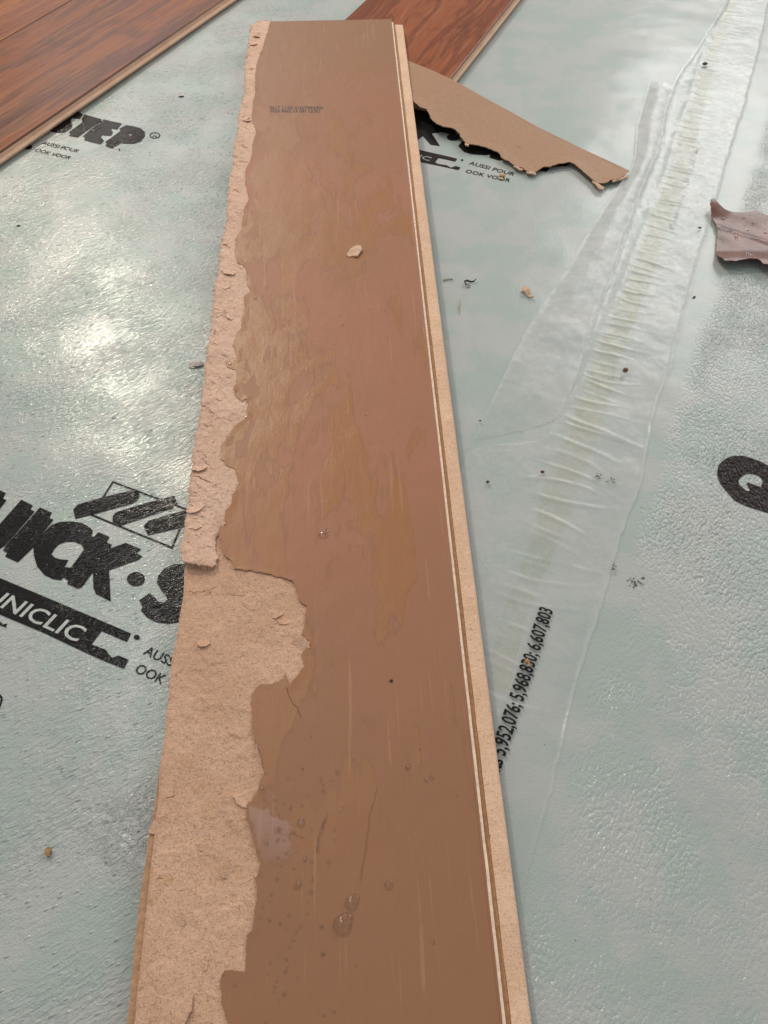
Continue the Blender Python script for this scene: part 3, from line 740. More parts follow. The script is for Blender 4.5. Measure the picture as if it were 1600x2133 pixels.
# little flakes of board lifted at one side
rf_ = random.Random(21)
def flakes(region, zf, n, sd, mat):
    A = np.array(region); mn, mx = A.min(0), A.max(0); mn[1] = max(mn[1], 0.0); k = 0
    while k < n:
        c = np.array([rf_.uniform(mn[0], mx[0]), rf_.uniform(mn[1], mx[1])])
        if not inside(c[None], A)[0] or inside(c[None], av)[0]: continue
        k += 1; r_ = rf_.uniform(.0012, .0034); a0 = rf_.random() * 6; asp = rf_.uniform(1.2, 2.2)
        pg = [(c[0] + r_ * asp * math.cos(a) * math.cos(a0) - r_ * math.sin(a) * math.sin(a0), c[1] + r_ * asp * math.cos(a) * math.sin(a0) + r_ * math.sin(a) * math.cos(a0)) for a in np.linspace(0, 6.283, 9)[:-1]]
        pg = rough(pg, .0005, .0005, 40 + k + sd, closed=True, scale=.0016); d = np.array([math.cos(a0 + 1.57), math.sin(a0 + 1.57)]); L = rf_.uniform(.12, .34)
        sheet('lifted_flake', pg, .0012, lambda x, y: zf(x, y) + .00006 + np.maximum(0, ((x - c[0]) * d[0] + (y - c[1]) * d[1]) + r_ * .8) * L, .00022, mat, plank, xf=lift)
flakes(core_poly, core_z, 15, 0, M_MDF); flakes(lay_poly, layer_z, 26, 50, M_MDFR)
# frayed fibres hanging from the broken end of the raised layer
rg = random.Random(9); V = []; Fc = []
for k in range(90):
    t = rg.random(); i0 = int(t * 8); seg = [(389, 1172), (396, 1174), (402, 1175), (411, 1177), (420, 1178), (427, 1180), (433, 1182), (441, 1180), (450, 1176)]
    a = np.array(seg[i0]); b = np.array(seg[min(i0 + 1, 8)]); f = t * 8 - i0; p = np.array(pl(tuple(a + (b - a) * f), WL)); l = rg.uniform(.0006, .0022); an = -math.pi / 2 + rg.uniform(-.8, .8)
    z0 = rg.uniform(-.0009, .0006); q = p + np.array([math.cos(an), math.sin(an)]) * l; s = .00009; bb = len(V)
    V += [(p[0] - s, p[1] + .0008, z0), (p[0] + s, p[1] + .0008, z0), (q[0] + s * .4, q[1], z0 - rg.uniform(0, .0006)), (q[0] - s * .4, q[1], z0 - .0003)]; Fc.append((bb, bb + 1, bb + 2, bb + 3))
o = mesh('frayed_fibres', lift(np.array(V)), Fc, M_FL, plank); o['kind'] = 'stuff'

# stamped code on the backing paper: two rows of dot-matrix characters
def ptext(body, a, b, cap):
    cu = bpy.data.curves.new('stamp', 'FONT'); cu.body = body; cu.size = 1; cu.offset = .028; cu.resolution_u = 2
    tmp = bpy.data.objects.new('t', cu); COL.objects.link(tmp); bpy.context.view_layer.update()
    me = bpy.data.meshes.new_from_object(tmp.evaluated_get(bpy.context.evaluated_depsgraph_get())); bpy.data.objects.remove(tmp)
    P = np.array([v.co[:2] for v in me.vertices]); Fc = [tuple(p.vertices) for p in me.polygons]
    A = np.array(pl(a)); B = np.array(pl(b)); d = B - A; L = np.linalg.norm(d); d /= L; n = np.array([-d[1], d[0]])
    W = A + (P[:, :1] - P[:, 0].min()) / np.ptp(P[:, 0]) * L * d + P[:, 1:] / .7 * cap * n
    mesh('stamped_code', lift(np.column_stack([W, paper_z(W[:, 0], W[:, 1]) + .00008])), Fc, M_INKB, plank)
ptext('0617 11:02 S1027094305', (561, 227), (673, 228), .0052)
ptext('0526 8662 13 081 12761', (562, 234), (666, 235), .0052)

# ------------------------------------------------------------------ water on the plank
def drop_mesh(tail, seed):
    """rounded dome, optionally drawn out to a tail on one side; unit radius"""
    rg = random.Random(seed); V = []; Fc = []; N = 22; ring = [1.0, 1.04, .97, .84, .64, .38]; hh = [0, .10, .22, .33, .41, .46]
    ph = [rg.uniform(0, 6.28) for _ in range(3)]
    for r, h in zip(ring, hh):
        for k in range(N):
            a = 2 * math.pi * k / N; q = 1 + .05 * math.sin(2 * a + ph[0]) + .04 * math.sin(3 * a + ph[1])
            t = max(0, math.cos(a)) ** 6 * tail
            V.append((r * q * (math.cos(a) + t), r * q * math.sin(a) * (1 - .10 * tail * max(0, math.cos(a))), h * (1 - .25 * t)))
    V.append((0, 0, .475)); V.append((0, 0, -.12)); [V.append((V[k][0], V[k][1], -.12)) for k in range(N)]
    for i in range(len(ring) - 1):
        for k in range(N): a = i * N + k; b = i * N + (k + 1) % N; Fc.append((a, b, b + N, a + N))
    t = len(ring) * N; l = (len(ring) - 1) * N
    for k in range(N): Fc.append((l + k, l + (k + 1) % N, t)); Fc.append((t + 2 + (k + 1) % N, t + 2 + k, t + 1)); Fc.append((k, t + 2 + k, t + 2 + (k + 1) % N, (k + 1) % N))
    me = bpy.data.meshes.new('water_drop'); me.from_pydata(V, [], Fc); me.update(); me.materials.append(M_WATER)
    me.polygons.foreach_set('use_smooth', [True] * len(me.polygons)); return me
DM = [drop_mesh(0, 1), drop_mesh(0, 2), drop_mesh(0, 3), drop_mesh(.32, 4), drop_mesh(.8, 5)]
def drop(px, py, r_px, kind, label, group, ax=1.0, rot=None, hz=1.0):
    u, v = pl((px, py)); z = float(paper_z(np.array([u]), np.array([v]))[0])
    W = plank_world(u, v, z); dist = (W - Vector(CAM)).length
    r = r_px / F_PX * dist * .96
    o = bpy.data.objects.new('water_drop', DM[kind]); COL.objects.link(o)
    rot = random.Random(int(px * 7 + py)).uniform(-.6, .6) + 1.2 if rot is None else rot
    Mx = Matrix.Translation(W) @ MAT.to_3x3().to_4x4() @ Matrix.Rotation(rot, 4, 'Z') @ Matrix.Diagonal((r * ax, r, r * hz * 1.2, 1))
    o.matrix_world = Mx
    tag(o, label, 'water drop', group); return o
G1 = 'water drops scattered on the brown backing'
zo = lambda x, y, r, S, x0, y0: (x0 + x / S, y0 + y / S, r / S)
big = [(950, 1445, 76, 3, 'largest clear water drop on the brown backing, low in the middle of the plank', .75), (1035, 1245, 58, 3, 'second largest water drop, just above the largest one on the brown backing', .75),
       (1378, 1083, 36, 3, 'small pear shaped water drop right of the two largest drops', .8)]
for x, y, r, k, lab, rt in big:
    a = zo(x, y, r, 4.444, 500, 1600); drop(*a, k, lab, G1, rot=rt, hz=.85)
a = zo(565, 505, 36, 4.444, 500, 1600); drop(*a, 3, 'pointed water drop at the right end of the wet patch beside the torn edge', G1, rot=1.3)
a = zo(350, 573, 26, 4.444, 500, 1600); drop(*a, 4, 'water drop drawn out sideways in the wet patch beside the torn edge', G1, rot=.25)
a = zo(540, 1080, 26, 4.444, 500, 1600); drop(*a, 1, 'slanting oval water drop below the wet patch', G1, ax=1.75, rot=.75)
drop(675, 1113, 11, 3, 'flat pointed water drop alone in mid plank, level with the broken fibre step', G1, rot=1.0, hz=.6)
TINY_A = 'tiny water bead among those speckling the far half of the brown backing'
TINY_B = 'tiny lone water bead between the fibre lobe and the pale tongue'
TINY_C = 'tiny water bead in the crowd around the shallow puddle'
TINY_D = 'tiny water bead between the puddle and the plank right edge'
TINY_E = 'tiny water bead in the thin rows at the near end of the plank'
small8 = [(230, 290, 14), (325, 297, 18), (412, 332, 10), (465, 375, 15), (577, 345, 14), (290, 410, 14), (245, 690, 25), (350, 670, 18), (403, 672, 12), (435, 785, 21), (350, 835, 17), (603, 845, 20), (665, 872, 18), (822, 870, 20),
    (345, 1030, 16), (662, 1145, 22), (295, 1170, 15), (215, 1285, 10), (455, 1365, 16), (185, 1385, 12), (275, 1410, 18), (375, 1437, 16), (435, 1472, 12), (562, 1470, 12), (515, 1520, 14), (495, 1585, 16), (460, 1645, 14),
    (755, 1470, 16), (770, 1715, 20), (430, 1770, 12), (205, 190, 28), (240, 45, 12), (745, 95, 12), (750, 122, 11), (768, 157, 13), (772, 215, 19), (850, 120, 12), (905, 38, 22), (955, 370, 14), (925, 400, 14), (668, 570, 14),
    (878, 570, 14), (880, 655, 16), (778, 498, 20), (768, 545, 20), (722, 730, 22), (718, 768, 15), (740, 620, 12), (755, 590, 12), (728, 660, 11), (1545, 5, 20), (497, 935, 12), (385, 905, 12), (450, 100, 12), (580, 10, 14), (175, 770, 14), (183, 985, 14), (275, 1230, 10),
    (630, 1250, 10), (627, 1350, 10), (675, 1010, 12), (675, 1045, 12), (355, 430, 12), (500, 600, 16), (575, 635, 12), (640, 260, 9), (1080, 230, 8), (1290, 965, 8), (340, 380, 9), (520, 720, 10), (520, 780, 10)]
others = [(485, 595, 8), (530, 578, 4), (835, 350, 4), (750, 347, 4), (850, 450, 5), (845, 705, 5), (785, 755, 5), (960, 688, 6), (970, 740, 13), (1205, 660, 8), (1210, 630, 4), (1232, 740, 7), (1060, 718, 5), (925, 850, 6), (800, 830, 7),
    (695, 790, 5), (640, 745, 5), (560, 770, 4), (1105, 1235, 10), (345, 958, 9), (425, 980, 5), (380, 1100, 12), (440, 1220, 10), (435, 1245, 7), (420, 1040, 5), (800, 690, 5), (1120, 655, 5), (880, 735, 4), (730, 735, 4)]
r4 = [(400, 260, 15), (500, 335, 11), (530, 320, 13), (637, 385, 7), (675, 420, 5), (645, 103, 5), (470, 160, 7), (100, 220, 6), (215, 218, 5), (540, 1235, 9), (110, 1365, 5), (295, 103, 5)]
r3b = [(638, 1472, 9), (1188, 1615, 11), (1135, 1640, 8), (920, 1392, 12), (870, 1450, 7), (862, 1480, 8), (855, 1510, 6), (915, 1520, 11), (930, 1370, 6), (925, 1330, 5), (990, 1430, 7), (820, 1410, 6), (835, 1350, 6), (1130, 1300, 10),
    (890, 1560, 5), (1120, 1150, 8), (810, 1680, 8), (575, 1415, 8)]
z4b = [(1550, 740, 6), (1575, 1105, 5), (1480, 1450, 6)]
allp = [zo(*q, 4.444, 500, 1600) for q in small8] + [zo(*q, 2.667, 350, 400) for q in others] + [zo(*q, 2.667, 700, 1500) for q in r4] + [zo(*q, 2.667, 250, 1500) for q in r3b] + [zo(*q, 2.2857, 0, 900) for q in z4b]
for k, (x, y, r) in enumerate(allp):
    lab, grp = ((TINY_A, 'beads on the far half') if y < 1000 else (TINY_B, 'beads in mid plank') if y < 1590 else (TINY_C, 'beads near the torn edge') if (x < 640 and y < 1830)
                else (TINY_D, 'beads of the middle columns') if y < 1830 else (TINY_E, 'beads at the near end'))
    drop(x, y, max(r * .88, 1.6), k % 4, lab, 'tiny water ' + grp, ax=1 + .25 * ((k * 37) % 5) / 5)
def bead_line(pts, label, n, wpx, S, x0, y0, seed):
    """a thin broken trickle: one ragged strand of water"""
    rg = random.Random(seed); P = [pl((x0 + a / S, y0 + b / S)) for a, b in pts]; P = rough(P, .0008, .00025, seed, scale=.003)
    V = []; Fc = []; m = 7
    for k, p in enumerate(P):
        d = np.array(P[min(k + 1, len(P) - 1)]) - np.array(P[max(k - 1, 0)]); d /= np.linalg.norm(d); nn = np.array([-d[1], d[0]])
        t = min(1, min(k, len(P) - 1 - k) / 3 + .15); r = wpx * 1.25 * t * (.55 + .6 * abs(math.sin(k * .9 + seed)) * rg.uniform(.6, 1.2))
        z0 = float(paper_z(np.array([p[0]]), np.array([p[1]]))[0])
        for j in range(m):
            a = math.pi * j / (m - 1); q = np.array(p) + nn * math.cos(a) * r; V.append((q[0], q[1], z0 - .00004 + math.sin(a) * r * .75 + THK))
    for k in range(len(P) - 1):
        for j in range(m): a = k * m + j; b = k * m + (j + 1) % m; Fc.append((a, b, b + m, a + m))
    Fc.append(tuple(range(m))); Fc.append(tuple((len(P) - 1) * m + j for j in range(m))[::-1])
    o = mesh('water_trickle', V, Fc, M_WATER, None, True); o.matrix_world = MAT
    tag(o, label, 'water trickle')
bead_line([(1270, 180), (1250, 260), (1235, 330), (1200, 430), (1200, 500), (1190, 570), (1175, 660), (1168, 760), (1155, 830), (1135, 930), (1122, 1000), (1110, 1065)], 'long thin broken trickle of water running down the brown backing', 40, .00036, 4.444, 500, 1600, 3)
bead_line([(815, 400), (805, 450), (775, 520), (750, 590), (728, 650), (722, 730), (716, 800)], 'shorter crooked trickle of water left of the long one', 30, .00042, 4.444, 500, 1600, 5)
bead_line([(345, 570), (390, 615), (440, 610), (500, 605), (540, 632), (600, 640)], 'fine wavy water line crossing the wet patch beside the torn edge', 30, .00022, 4.444, 500, 1600, 6)
bead_line([(500, 1190), (560, 1195), (592, 1203)][0:0] or [(528, 1530), (534, 1548), (541, 1562), (545, 1580), (549, 1606)], 'bright rim of water along the torn paper edge below the fibre lobe', 30, .00032, 1.0, 0, 0, 7)
# shallow puddle beside the torn edge
pud_px = Z6([(706, 480), (760, 470), (830, 482), (850, 520), (950, 548), (985, 590), (960, 640), (965, 760), (945, 800), (880, 835), (800, 800), (760, 740), (745, 680), (725, 600), (702, 540)])
pud = rough([pl(p) for p in pud_px], .001, .0004, 6, closed=True)
pnp = np.array(pud)
def pud_z(x, y): return paper_z(x, y) - .00002 + .00008 * smooth(seg_dist(np.column_stack([x, y]), pnp, True), 0, .0022)
o = sheet('puddle', pud, .0012, pud_z, .00030, M_WFILM, None, xf=lift, sm=True); o.matrix_world = MAT
tag(o, 'shallow puddle on the brown backing touching the torn edge', 'puddle')

# ------------------------------------------------------------------ walnut planks lying face up
def walnut(name, A, B, z, W, tongue_px, mat, label, end_ext=(0.3, .5), group=None, tz=.0052, tongue=True, side=1):
    """A->B: right-hand face edge (world); the plank extends W to the left of it"""
    A = np.array(A[:2]); B = np.array(B[:2]); d = (B - A) / np.linalg.norm(B - A); L = np.linalg.norm(B - A)
    n = np.array([-d[1], d[0]])
    O = A - d * end_ext[0]; L2 = L + end_ext[0] + end_ext[1]
    M = Matrix(((-n[0], d[0], 0, O[0]), (-n[1], d[1], 0, O[1]), (0, 0, 1, .0006), (0, 0, 0, 1)))
    root = empty(name, M); tag(root, label, 'laminate plank', group)
    def ext(nm, prof, m, v0=0, v1=L2):
        k = len(prof); V = [(a, v0, b) for a, b in prof] + [(a, v1, b) for a, b in prof]
        Fc = [(j, (j + 1) % k, (j + 1) % k + k, j + k) for j in range(k)] + [tuple(range(k))[::-1], tuple(range(k, 2 * k))]
        return mesh(nm, V, Fc, m, root)
    ext('decor_surface', [(-W + .0008, z - .0012), (-W + .0008, z - .0002), (-W + .0012, z), (-.0012, z), (-.0006, z - .0003), (-.0006, z - .0012)], mat)
    ext('bevel', [(-.0006, z - .0013), (-.0006, z - .0003), (.0002, z - .0011), (.0002, z - .0013)], M_BEVEL)
    ext('bevel', [(-W, z - .0013), (-W, z - .0009), (-W + .0008, z - .0002), (-W + .0008, z - .0013)], M_BEVEL)
    ext('board_body', [(-W, 0), (-W, z - .0014), (.0002, z - .0014), (.0002, 0)], M_CUT)
    if tongue:
        ext('tongue', [(.00025, .0020), (.00025, tz), (tongue - .0012, tz), (tongue, tz - .0012), (tongue - .0006, .0024)], M_CUT)
    return root, O, d, n
zt = .0095
A = at(0, 318, zt); B = at(465, 0, zt)
dd = (B - A)[:2]; dd /= np.linalg.norm(dd); nn = np.array([dd[1], -dd[0]])
tw = float(((at(0, 336, .0058) - A)[:2]) @ nn)
walnut('laminate_plank', A, B, zt, .150, None, M_W1, 'dark red brown walnut plank at the far left with its pale tongue showing', tongue=tw, group='walnut planks lying face up')
A2 = A[:2] - nn * .1502; B2 = B[:2] - nn * .1502
walnut('laminate_plank', A2, B2, zt, .150, None, M_W2, 'lighter orange brown walnut plank filling the far left corner beyond the darker one', tongue=0, group='walnut planks lying face up')
A = at(935, 170, zt); B = at(1070, 0, zt)
dd = (B - A)[:2]; dd /= np.linalg.norm(dd); nn = np.array([dd[1], -dd[0]])
Lf = at(762, 0, zt); Wp = float((A - Lf)[:2] @ nn)
tw2 = float(((at(1082, 0, .0058) - A)[:2]) @ nn)
walnut('laminate_plank', A, B, zt, Wp, None, M_W3, 'rosy walnut plank under the far end of the damaged plank', end_ext=(.045, .5), tongue=tw2, group='walnut planks lying face up')

# ------------------------------------------------------------------ torn strip of backing beyond the plank
bot = r3([(-60, 300), (55, 328), (110, 370), (155, 380), (175, 425), (215, 462), (260, 478), (345, 490), (365, 510), (375, 530), (410, 565), (425, 578), (500, 582), (560, 595), (640, 620), (660, 655), (700, 672), (740, 700), (800, 715), (830, 742), (880, 748),
      (905, 730), (940, 712), (985, 712), (1030, 695), (1080, 688), (1115, 684), (1150, 700), (1180, 730), (1225, 765), (1270, 800), (1300, 822), (1340, 825), (1400, 800), (1440, 790), (1480, 772), (1500, 745)])
topl = r3([(1512, 735), (1200, 590), (900, 450), (600, 310), (350, 195), (200, 128), (22, 55), (-60, 20)])
ZS = .006
def strip_xy(p): return at2(p, ZS)
bl = rough([strip_xy(p) for p in bot], .0012, .0008, 15, scale=.004)
tl = [strip_xy(p) for p in topl]
spoly = bl + tl
Sa = np.array(tl[0]); Sb = np.array(tl[-1]); sd = (Sb - Sa) / np.linalg.norm(Sb - Sa); SL = np.linalg.norm(Sb - Sa)
def strip_z(x, y):
    s = ((x - Sa[0]) * sd[0] + (y - Sa[1]) * sd[1]) / SL
    z = .0032 + .0085 * smooth(s, .25, .80)
    db = seg_dist(np.column_stack([x, y]), np.array(bl)[::4])
    return z + .0012 * (1 - smooth(db, 0, .012)) * (1 + .6 * vnoise(x, y, .03, 3)) + .0004 * fbm(x, y, .05, 2, 8)
st = sheet('torn_backing_strip', spoly, .004, strip_z, .0007, M_STRIP, None, cracks=[[strip_xy(p) for p in r3([(750, 570), (765, 578), (790, 590)])]])
tag(st, 'long wedge of brown backing with a ragged near edge lying beyond the plank', 'backing strip')
# pale fibre clinging to the torn rim
frp = [((740, 700), (800, 722)), ((825, 738), (885, 752)), ((1265, 800), (1310, 830)), ((1400, 802), (1500, 768)), ((415, 572), (440, 580)), ((1290, 822), (1345, 850))]
for k, (a, b) in enumerate(frp):
    a = np.array(r3([a])[0]); b = np.array(r3([b])[0]); n = (b - a)[::-1] * np.array([-1, 1]); n = n / np.linalg.norm(n) * 2.6
    if k == 5: n *= 1.6
    poly = [strip_xy(tuple(q)) for q in (a, (a + b) / 2 - n * .3, b, b + n * .8, (a + b) / 2 + n * 1.3, a + n * .7)]
    poly = rough(poly, .0008, .0005, 30 + k, closed=True, scale=.002)
    sheet('clinging_fibre', poly, .0012, lambda x, y: strip_z(x, y) - .0002 + .0004 * fbm(x, y, .003, 2, 3), .0012, M_BIT, st)

# ------------------------------------------------------------------ wet torn flake at the right
f5 = zpatch(None, 9.69, 1440, 380)
fpx = f5([(370, 400), (400, 372), (435, 372), (480, 415), (560, 475), (700, 530), (900, 555), (1100, 545), (1320, 522), (1450, 560), (1550, 600), (1750, 660), (2000, 800), (2100, 1300), (1950, 1700), (1750, 1760), (1600, 1735),
     (1430, 1700), (1380, 1640), (1310, 1590), (1200, 1585), (1050, 1605), (900, 1628), (650, 1635), (590, 1560), (520, 1460), (530, 1250), (545, 1050), (550, 900), (500, 760), (420, 620), (378, 500)])
ZF = .005
flp = rough([at2(p, ZF) for p in fpx], .0012, .0004, 19, closed=True, scale=.003)
fc = np.array(at2(f5([(1100, 1000)])[0], ZF)); tip = np.array(at2(f5([(400, 390)])[0], ZF)); nb = np.array(at2(f5([(900, 1630)])[0], ZF))
def flake_z(x, y):
    dt = np.hypot(x - tip[0], y - tip[1]); c = (y - nb[1])
    z = .0022 + .0052 * (1 - smooth(c, 0, .022)) + .0050 * (1 - smooth(dt, 0, .022)) + .0006 * fbm(x, y, .02, 2, 6)
    a = (x - fc[0]) * .5 + (y - fc[1]) * .87
    return z + .0006 * np.exp(-(a / .003) ** 2)
M_FLAKE = m_plain('wet_brown_flake', (.15, .055, .036), .34, .00025, 5, .30)
fk = sheet('torn_paper_flake', flp, .0022, flake_z, .0007, M_FLAKE, None, sm=False)
tag(fk, 'curled wet flake of brown backing paper at the right edge on the pebbled underlay', 'paper flake')
for k, (x, y, r) in enumerate([(670, 675, 34), (1085, 655, 26), (1112, 795, 16), (1278, 765, 24), (820, 912, 26), (738, 915, 22), (935, 1040, 34), (945, 1085, 18), (1350, 1028, 22), (1172, 897, 16), (1140, 1418, 34), (1195, 1490, 34), (1530, 945, 30), (600, 865, 16), (745, 545, 14), (1200, 605, 16), (520, 570, 12), (1520, 760, 18)]):
    p = f5([(x, y)])[0]; q = at2(p, ZF); W = Vector((q[0], q[1], float(flake_z(np.array([q[0]]), np.array([q[1]]))[0]) + .0001))
    rad = r / 9.69 / F_PX * (W - Vector(CAM)).length
    o = bpy.data.objects.new('water_drop', DM[k % 4]); COL.objects.link(o)
    o.matrix_world = Matrix.Translation(W) @ Matrix.Rotation(k * 1.3, 4, 'Z') @ Matrix.Diagonal((rad, rad, rad * 1.1, 1))
    tag(o, 'tiny glinting water bead on the curled brown flake', 'water drop', 'water beads on the curled flake')

# ------------------------------------------------------------------ clear film over the seam, with its adhesive band
FD = np.array([math.sin(R(22)), math.cos(R(22))]); FN = np.array([FD[1], -FD[0]])
def st_of(px, z=.001): q = np.array(at2(px, z)); return float(q @ FD), float(q @ FN)
def curve(pxs): 
    a = sorted(st_of(p) for p in pxs); S = np.array([k[0] for k in a]); T = np.array([k[1] for k in a])
    d = np.linspace(S[0], S[-1], 900); t = np.interp(d, S, T); k = np.hanning(31); k /= k.sum()
    t = np.convolve(np.pad(t, 15, mode='reflect', reflect_type='odd'), k, 'valid')
    return lambda s: np.interp(s, d, t)
gl_px = [(1540, -40), (1520, 0), (1495, 53), (1477, 102), (1461, 146), (1442, 213), (1418, 276), (1398, 354), (1377, 400), (1351, 474), (1316, 562), (1285, 645), (1257, 706), (1237, 750), (1219, 811), (1193, 864), (1184, 907), (1149, 964), (1132, 1026), (1114, 1109), (1084, 1184), (1057, 1249), (1027, 1350), (1010, 1437)]
gr_px = [(1552, -40), (1534, 0), (1518, 53), (1500, 102), (1486, 146), (1469, 213), (1455, 276), (1438, 344), (1418, 400), (1390, 474), (1364, 562), (1329, 645), (1309, 706), (1285, 750), (1276, 811), (1259, 864), (1241, 920), (1207, 1000), (1192, 1057), (1158, 1140), (1127, 1210), (1101, 1262), (1075, 1376), (1049, 1464)]
GLc, GRc = curve(gl_px), curve(gr_px)
rf = [(1625, -60), (1600, 12), (1585, 98), (1572, 148), (1558, 197), (1560, 209), (1544, 248), (1528, 301), (1511, 354), (1503, 390), (1473, 487), (1449, 566), (1432, 627), (1412, 706), (1394, 776), (1373, 820), (1359, 872), (1351, 925), (1337, 999), (1329, 1026), (1298, 1105), (1276, 1175),
      (1259, 1245), (1232, 1324), (1206, 1402), (1180, 1503), (1161, 1605), (1135, 1695), (1105, 1785), (1090, 1856), (1088, 1930)]
lf = [(1535, -60), (1509, 16), (1471, 69), (1448, 110), (1418, 148), (1402, 177), (1385, 226), (1369, 315), (1331, 400), (1296, 490), (1267, 570), (1206, 732), (1180, 811), (1154, 872), (1142, 922), (985, 922), (950, 1010), (950, 1120), (960, 1250), (985, 1400), (1010, 1600), (1035, 1750), (1055, 1856), (1075, 1930)]
LFc, RFc = curve(lf), curve(rf)
rgp = random.Random(12); puck = []
s_ = st_of((1080, 1500))[0]
while s_ < st_of((1540, -60))[0]:
    lo = 1.9 if s_ < .36 else 1.0; puck.append((s_, rgp.uniform(.22, 1.0) * (1.15 if lo > 1 else 1), rgp.uniform(-.16, .16), rgp.uniform(.7, 1.3) * (1.2 if lo > 1 else 1), rgp.uniform(.004, .016) * lo, rgp.uniform(.004, .03) * lo, rgp.uniform(-7, 7))); s_ += rgp.uniform(.0032, .0125) * (1.25 if lo > 1 else 1)
def film_rel(s, t):
    """transverse puckers gathered on the adhesive band"""
    c0, c1 = GLc(s), GRc(s); mid = (c0 + c1) / 2; hw = (c1 - c0) / 2
    z = np.zeros_like(s)
    for (p, h, sl, wdt, lx, rx, cu) in puck:
        k = t - mid; g = np.exp(-((s - p + sl * k + cu * k * k) / (.0010 * wdt)) ** 2)
        ext = smooth(k, -hw - lx, -hw + .002) * (1 - smooth(k, hw, hw + rx))
        z = z + .00055 * h * g * ext
    wide = (s < st_of((1150, 950))[0])
    z = z * np.where(wide, 1.15, 1.0)
    edge = np.minimum(np.abs(t - (c0 - .004)), 1)
    z = z + .0013 * np.exp(-((t - (c0 - .0035)) / .0032) ** 2) * (.55 + .45 * vnoise(s, t * 0, .012, 4)) * smooth(s, .22, .42)
    return z
def ruled(name, lfun, rfun, s0, s1, ds, nt, zf, mat, parent, jag=0.0, thick=0):
    S = np.arange(s0, s1, ds); T = np.linspace(0, 1, nt)
    SS, TT = np.meshgrid(S, T, indexing='ij')
    l = lfun(SS) + jag * fbm(SS, SS * 0, .01, 3, 5); r = rfun(SS) + jag * fbm(SS, SS * 0 + 3, .01, 3, 7)
    tt = l + (r - l) * TT
    x = SS * FD[0] + tt * FN[0]; y = SS * FD[1] + tt * FN[1]; z = zf(SS, tt, x, y, TT)
    V = np.column_stack([x.ravel(), y.ravel(), z.ravel()]); n, m = SS.shape
    i = np.arange(m - 1)[None, :] + np.arange(n - 1)[:, None] * m
    Q = np.stack([i, i + 1, i + m + 1, i + m], -1).reshape(-1, 4)
    return mesh(name, V, Q, mat, parent, True)
s_lo = st_of((1082, 1900))[0]; s_hi = st_of((1560, -50))[0]
def body_z(s, t, x, y, T):
    e = (.0007 + .0007 * smooth(s, .30, .5)) * np.exp(-((1 - T) / .022) ** 2) + .0022 * np.exp(-(T / .05) ** 2) * smooth(s, .38, .48)
    return floor_z(x, y) + .0006 + film_rel(s, t) + e + .00035 * fbm(x, y, .016, 3, 51)
film = ruled('plastic_film', LFc, RFc, s_lo, s_hi, .0011, 90, body_z, M_FILM, None, jag=.0006)
tag(film, 'clear puckered plastic film strip covering the seam between two underlay sheets', 'plastic film')
s_g0 = st_of((1045, 1440))[0]
ruled('adhesive_band', GLc, GRc, s_g0, s_hi, .0011, 14, lambda s, t, x, y, T: floor_z(x, y) + .00035 + film_rel(s, t) * .9 + .00035 * fbm(x, y, .016, 3, 51) * .5, M_GLUE, film, jag=.0006)
# ridge cords along the two long edges of the film
fe = [(1349, 177), (1335, 226), (1324, 266), (1321, 325), (1312, 354), (1300, 374), (1278, 400), (1232, 474), (1180, 562), (1127, 641), (1088, 706), (1053, 776), (1018, 846), (994, 894), (985, 915)]
FEc = curve(fe)
fr_in = [(1420, 160), (1395, 226), (1378, 315), (1342, 400), (1307, 490), (1278, 570), (1217, 732), (1191, 811), (1165, 872), (1100, 893), (1000, 914)]
FIc = curve(fr_in)
def flap_z(s, t, x, y, T):
    return floor_z(x, y) + .0011 + .0030 * np.sin(np.pi * np.clip(T, 0, 1)) ** 1.5 * smooth(s, .36, .6) + .0010 * np.exp(-(T / .04) ** 2) + .0006 * fbm(x, y, .02, 3, 61)
fs0 = st_of((987, 913))[0]; fs1 = st_of((1352, 172))[0]
flap = ruled('film_flap', FEc, FIc, fs0, fs1, .002, 46, flap_z, M_FLAP, film, jag=.0004)
# patents line printed on the underlay, and its pale neighbour seen through the film
text('printed_lettering', 'Patents 5,952,076; 5,968,830; 6,607,803', (1021, 1668), (1151, 1274), .0072, M_INK, bold=.022, off=.0034 - .0018)
o = text('printed_lettering', 'Patents 5,952,076', (1404, 478), (1456, 312), .0042, M_INKG, bold=.0, off=.0004)

# ------------------------------------------------------------------ crumbs and litter
def crumb(px, py, size_px, label, mat=None, cat='crumb', aspect=1.6, rot=0., seed=0, z=None, height=.6, group=None, name='crumb'):
    rg = np.random.RandomState(seed + 50); N = 9; V = []; Fc = []
    q = at(px, py, 0.001) if z is None else np.array(z)
    dist = np.linalg.norm(q - CAM); r = size_px / F_PX * dist / 2
    rings = [(.55, 0), (1.0, .25), (.95, .62), (.5, .95)]
    for ri, (rad, h) in enumerate(rings):
        for k in range(N):
            a = 2 * math.pi * k / N; f = 1 + (rg.rand() - .5) * .55
            V.append((rad * f * aspect * math.cos(a) * r, rad * f * math.sin(a) * r, (h * height * 1.7 + (rg.rand() - .5) * .2 * (ri > 0)) * r))
    for i in range(3):
        for k in range(N): a = i * N + k; b = i * N + (k + 1) % N; Fc.append((a, b, b + N, a + N))
    Fc.append(tuple(range(N))[::-1]); Fc.append(tuple(3 * N + k for k in range(N)))
    zz = (float(floor_z(q[0], q[1])) if z is None else q[2])
    o = mesh(name, V, Fc, mat or M_BIT, None, False); o.location = (q[0], q[1], zz + .0001); o.rotation_euler = (0, 0, rot)
    tag(o, label, cat, group); return o
def on_plank_w(px, py):
    u, v = pl((px, py)); return tuple(plank_world(u, v, float(paper_z(np.array([u]), np.array([v]))[0])))
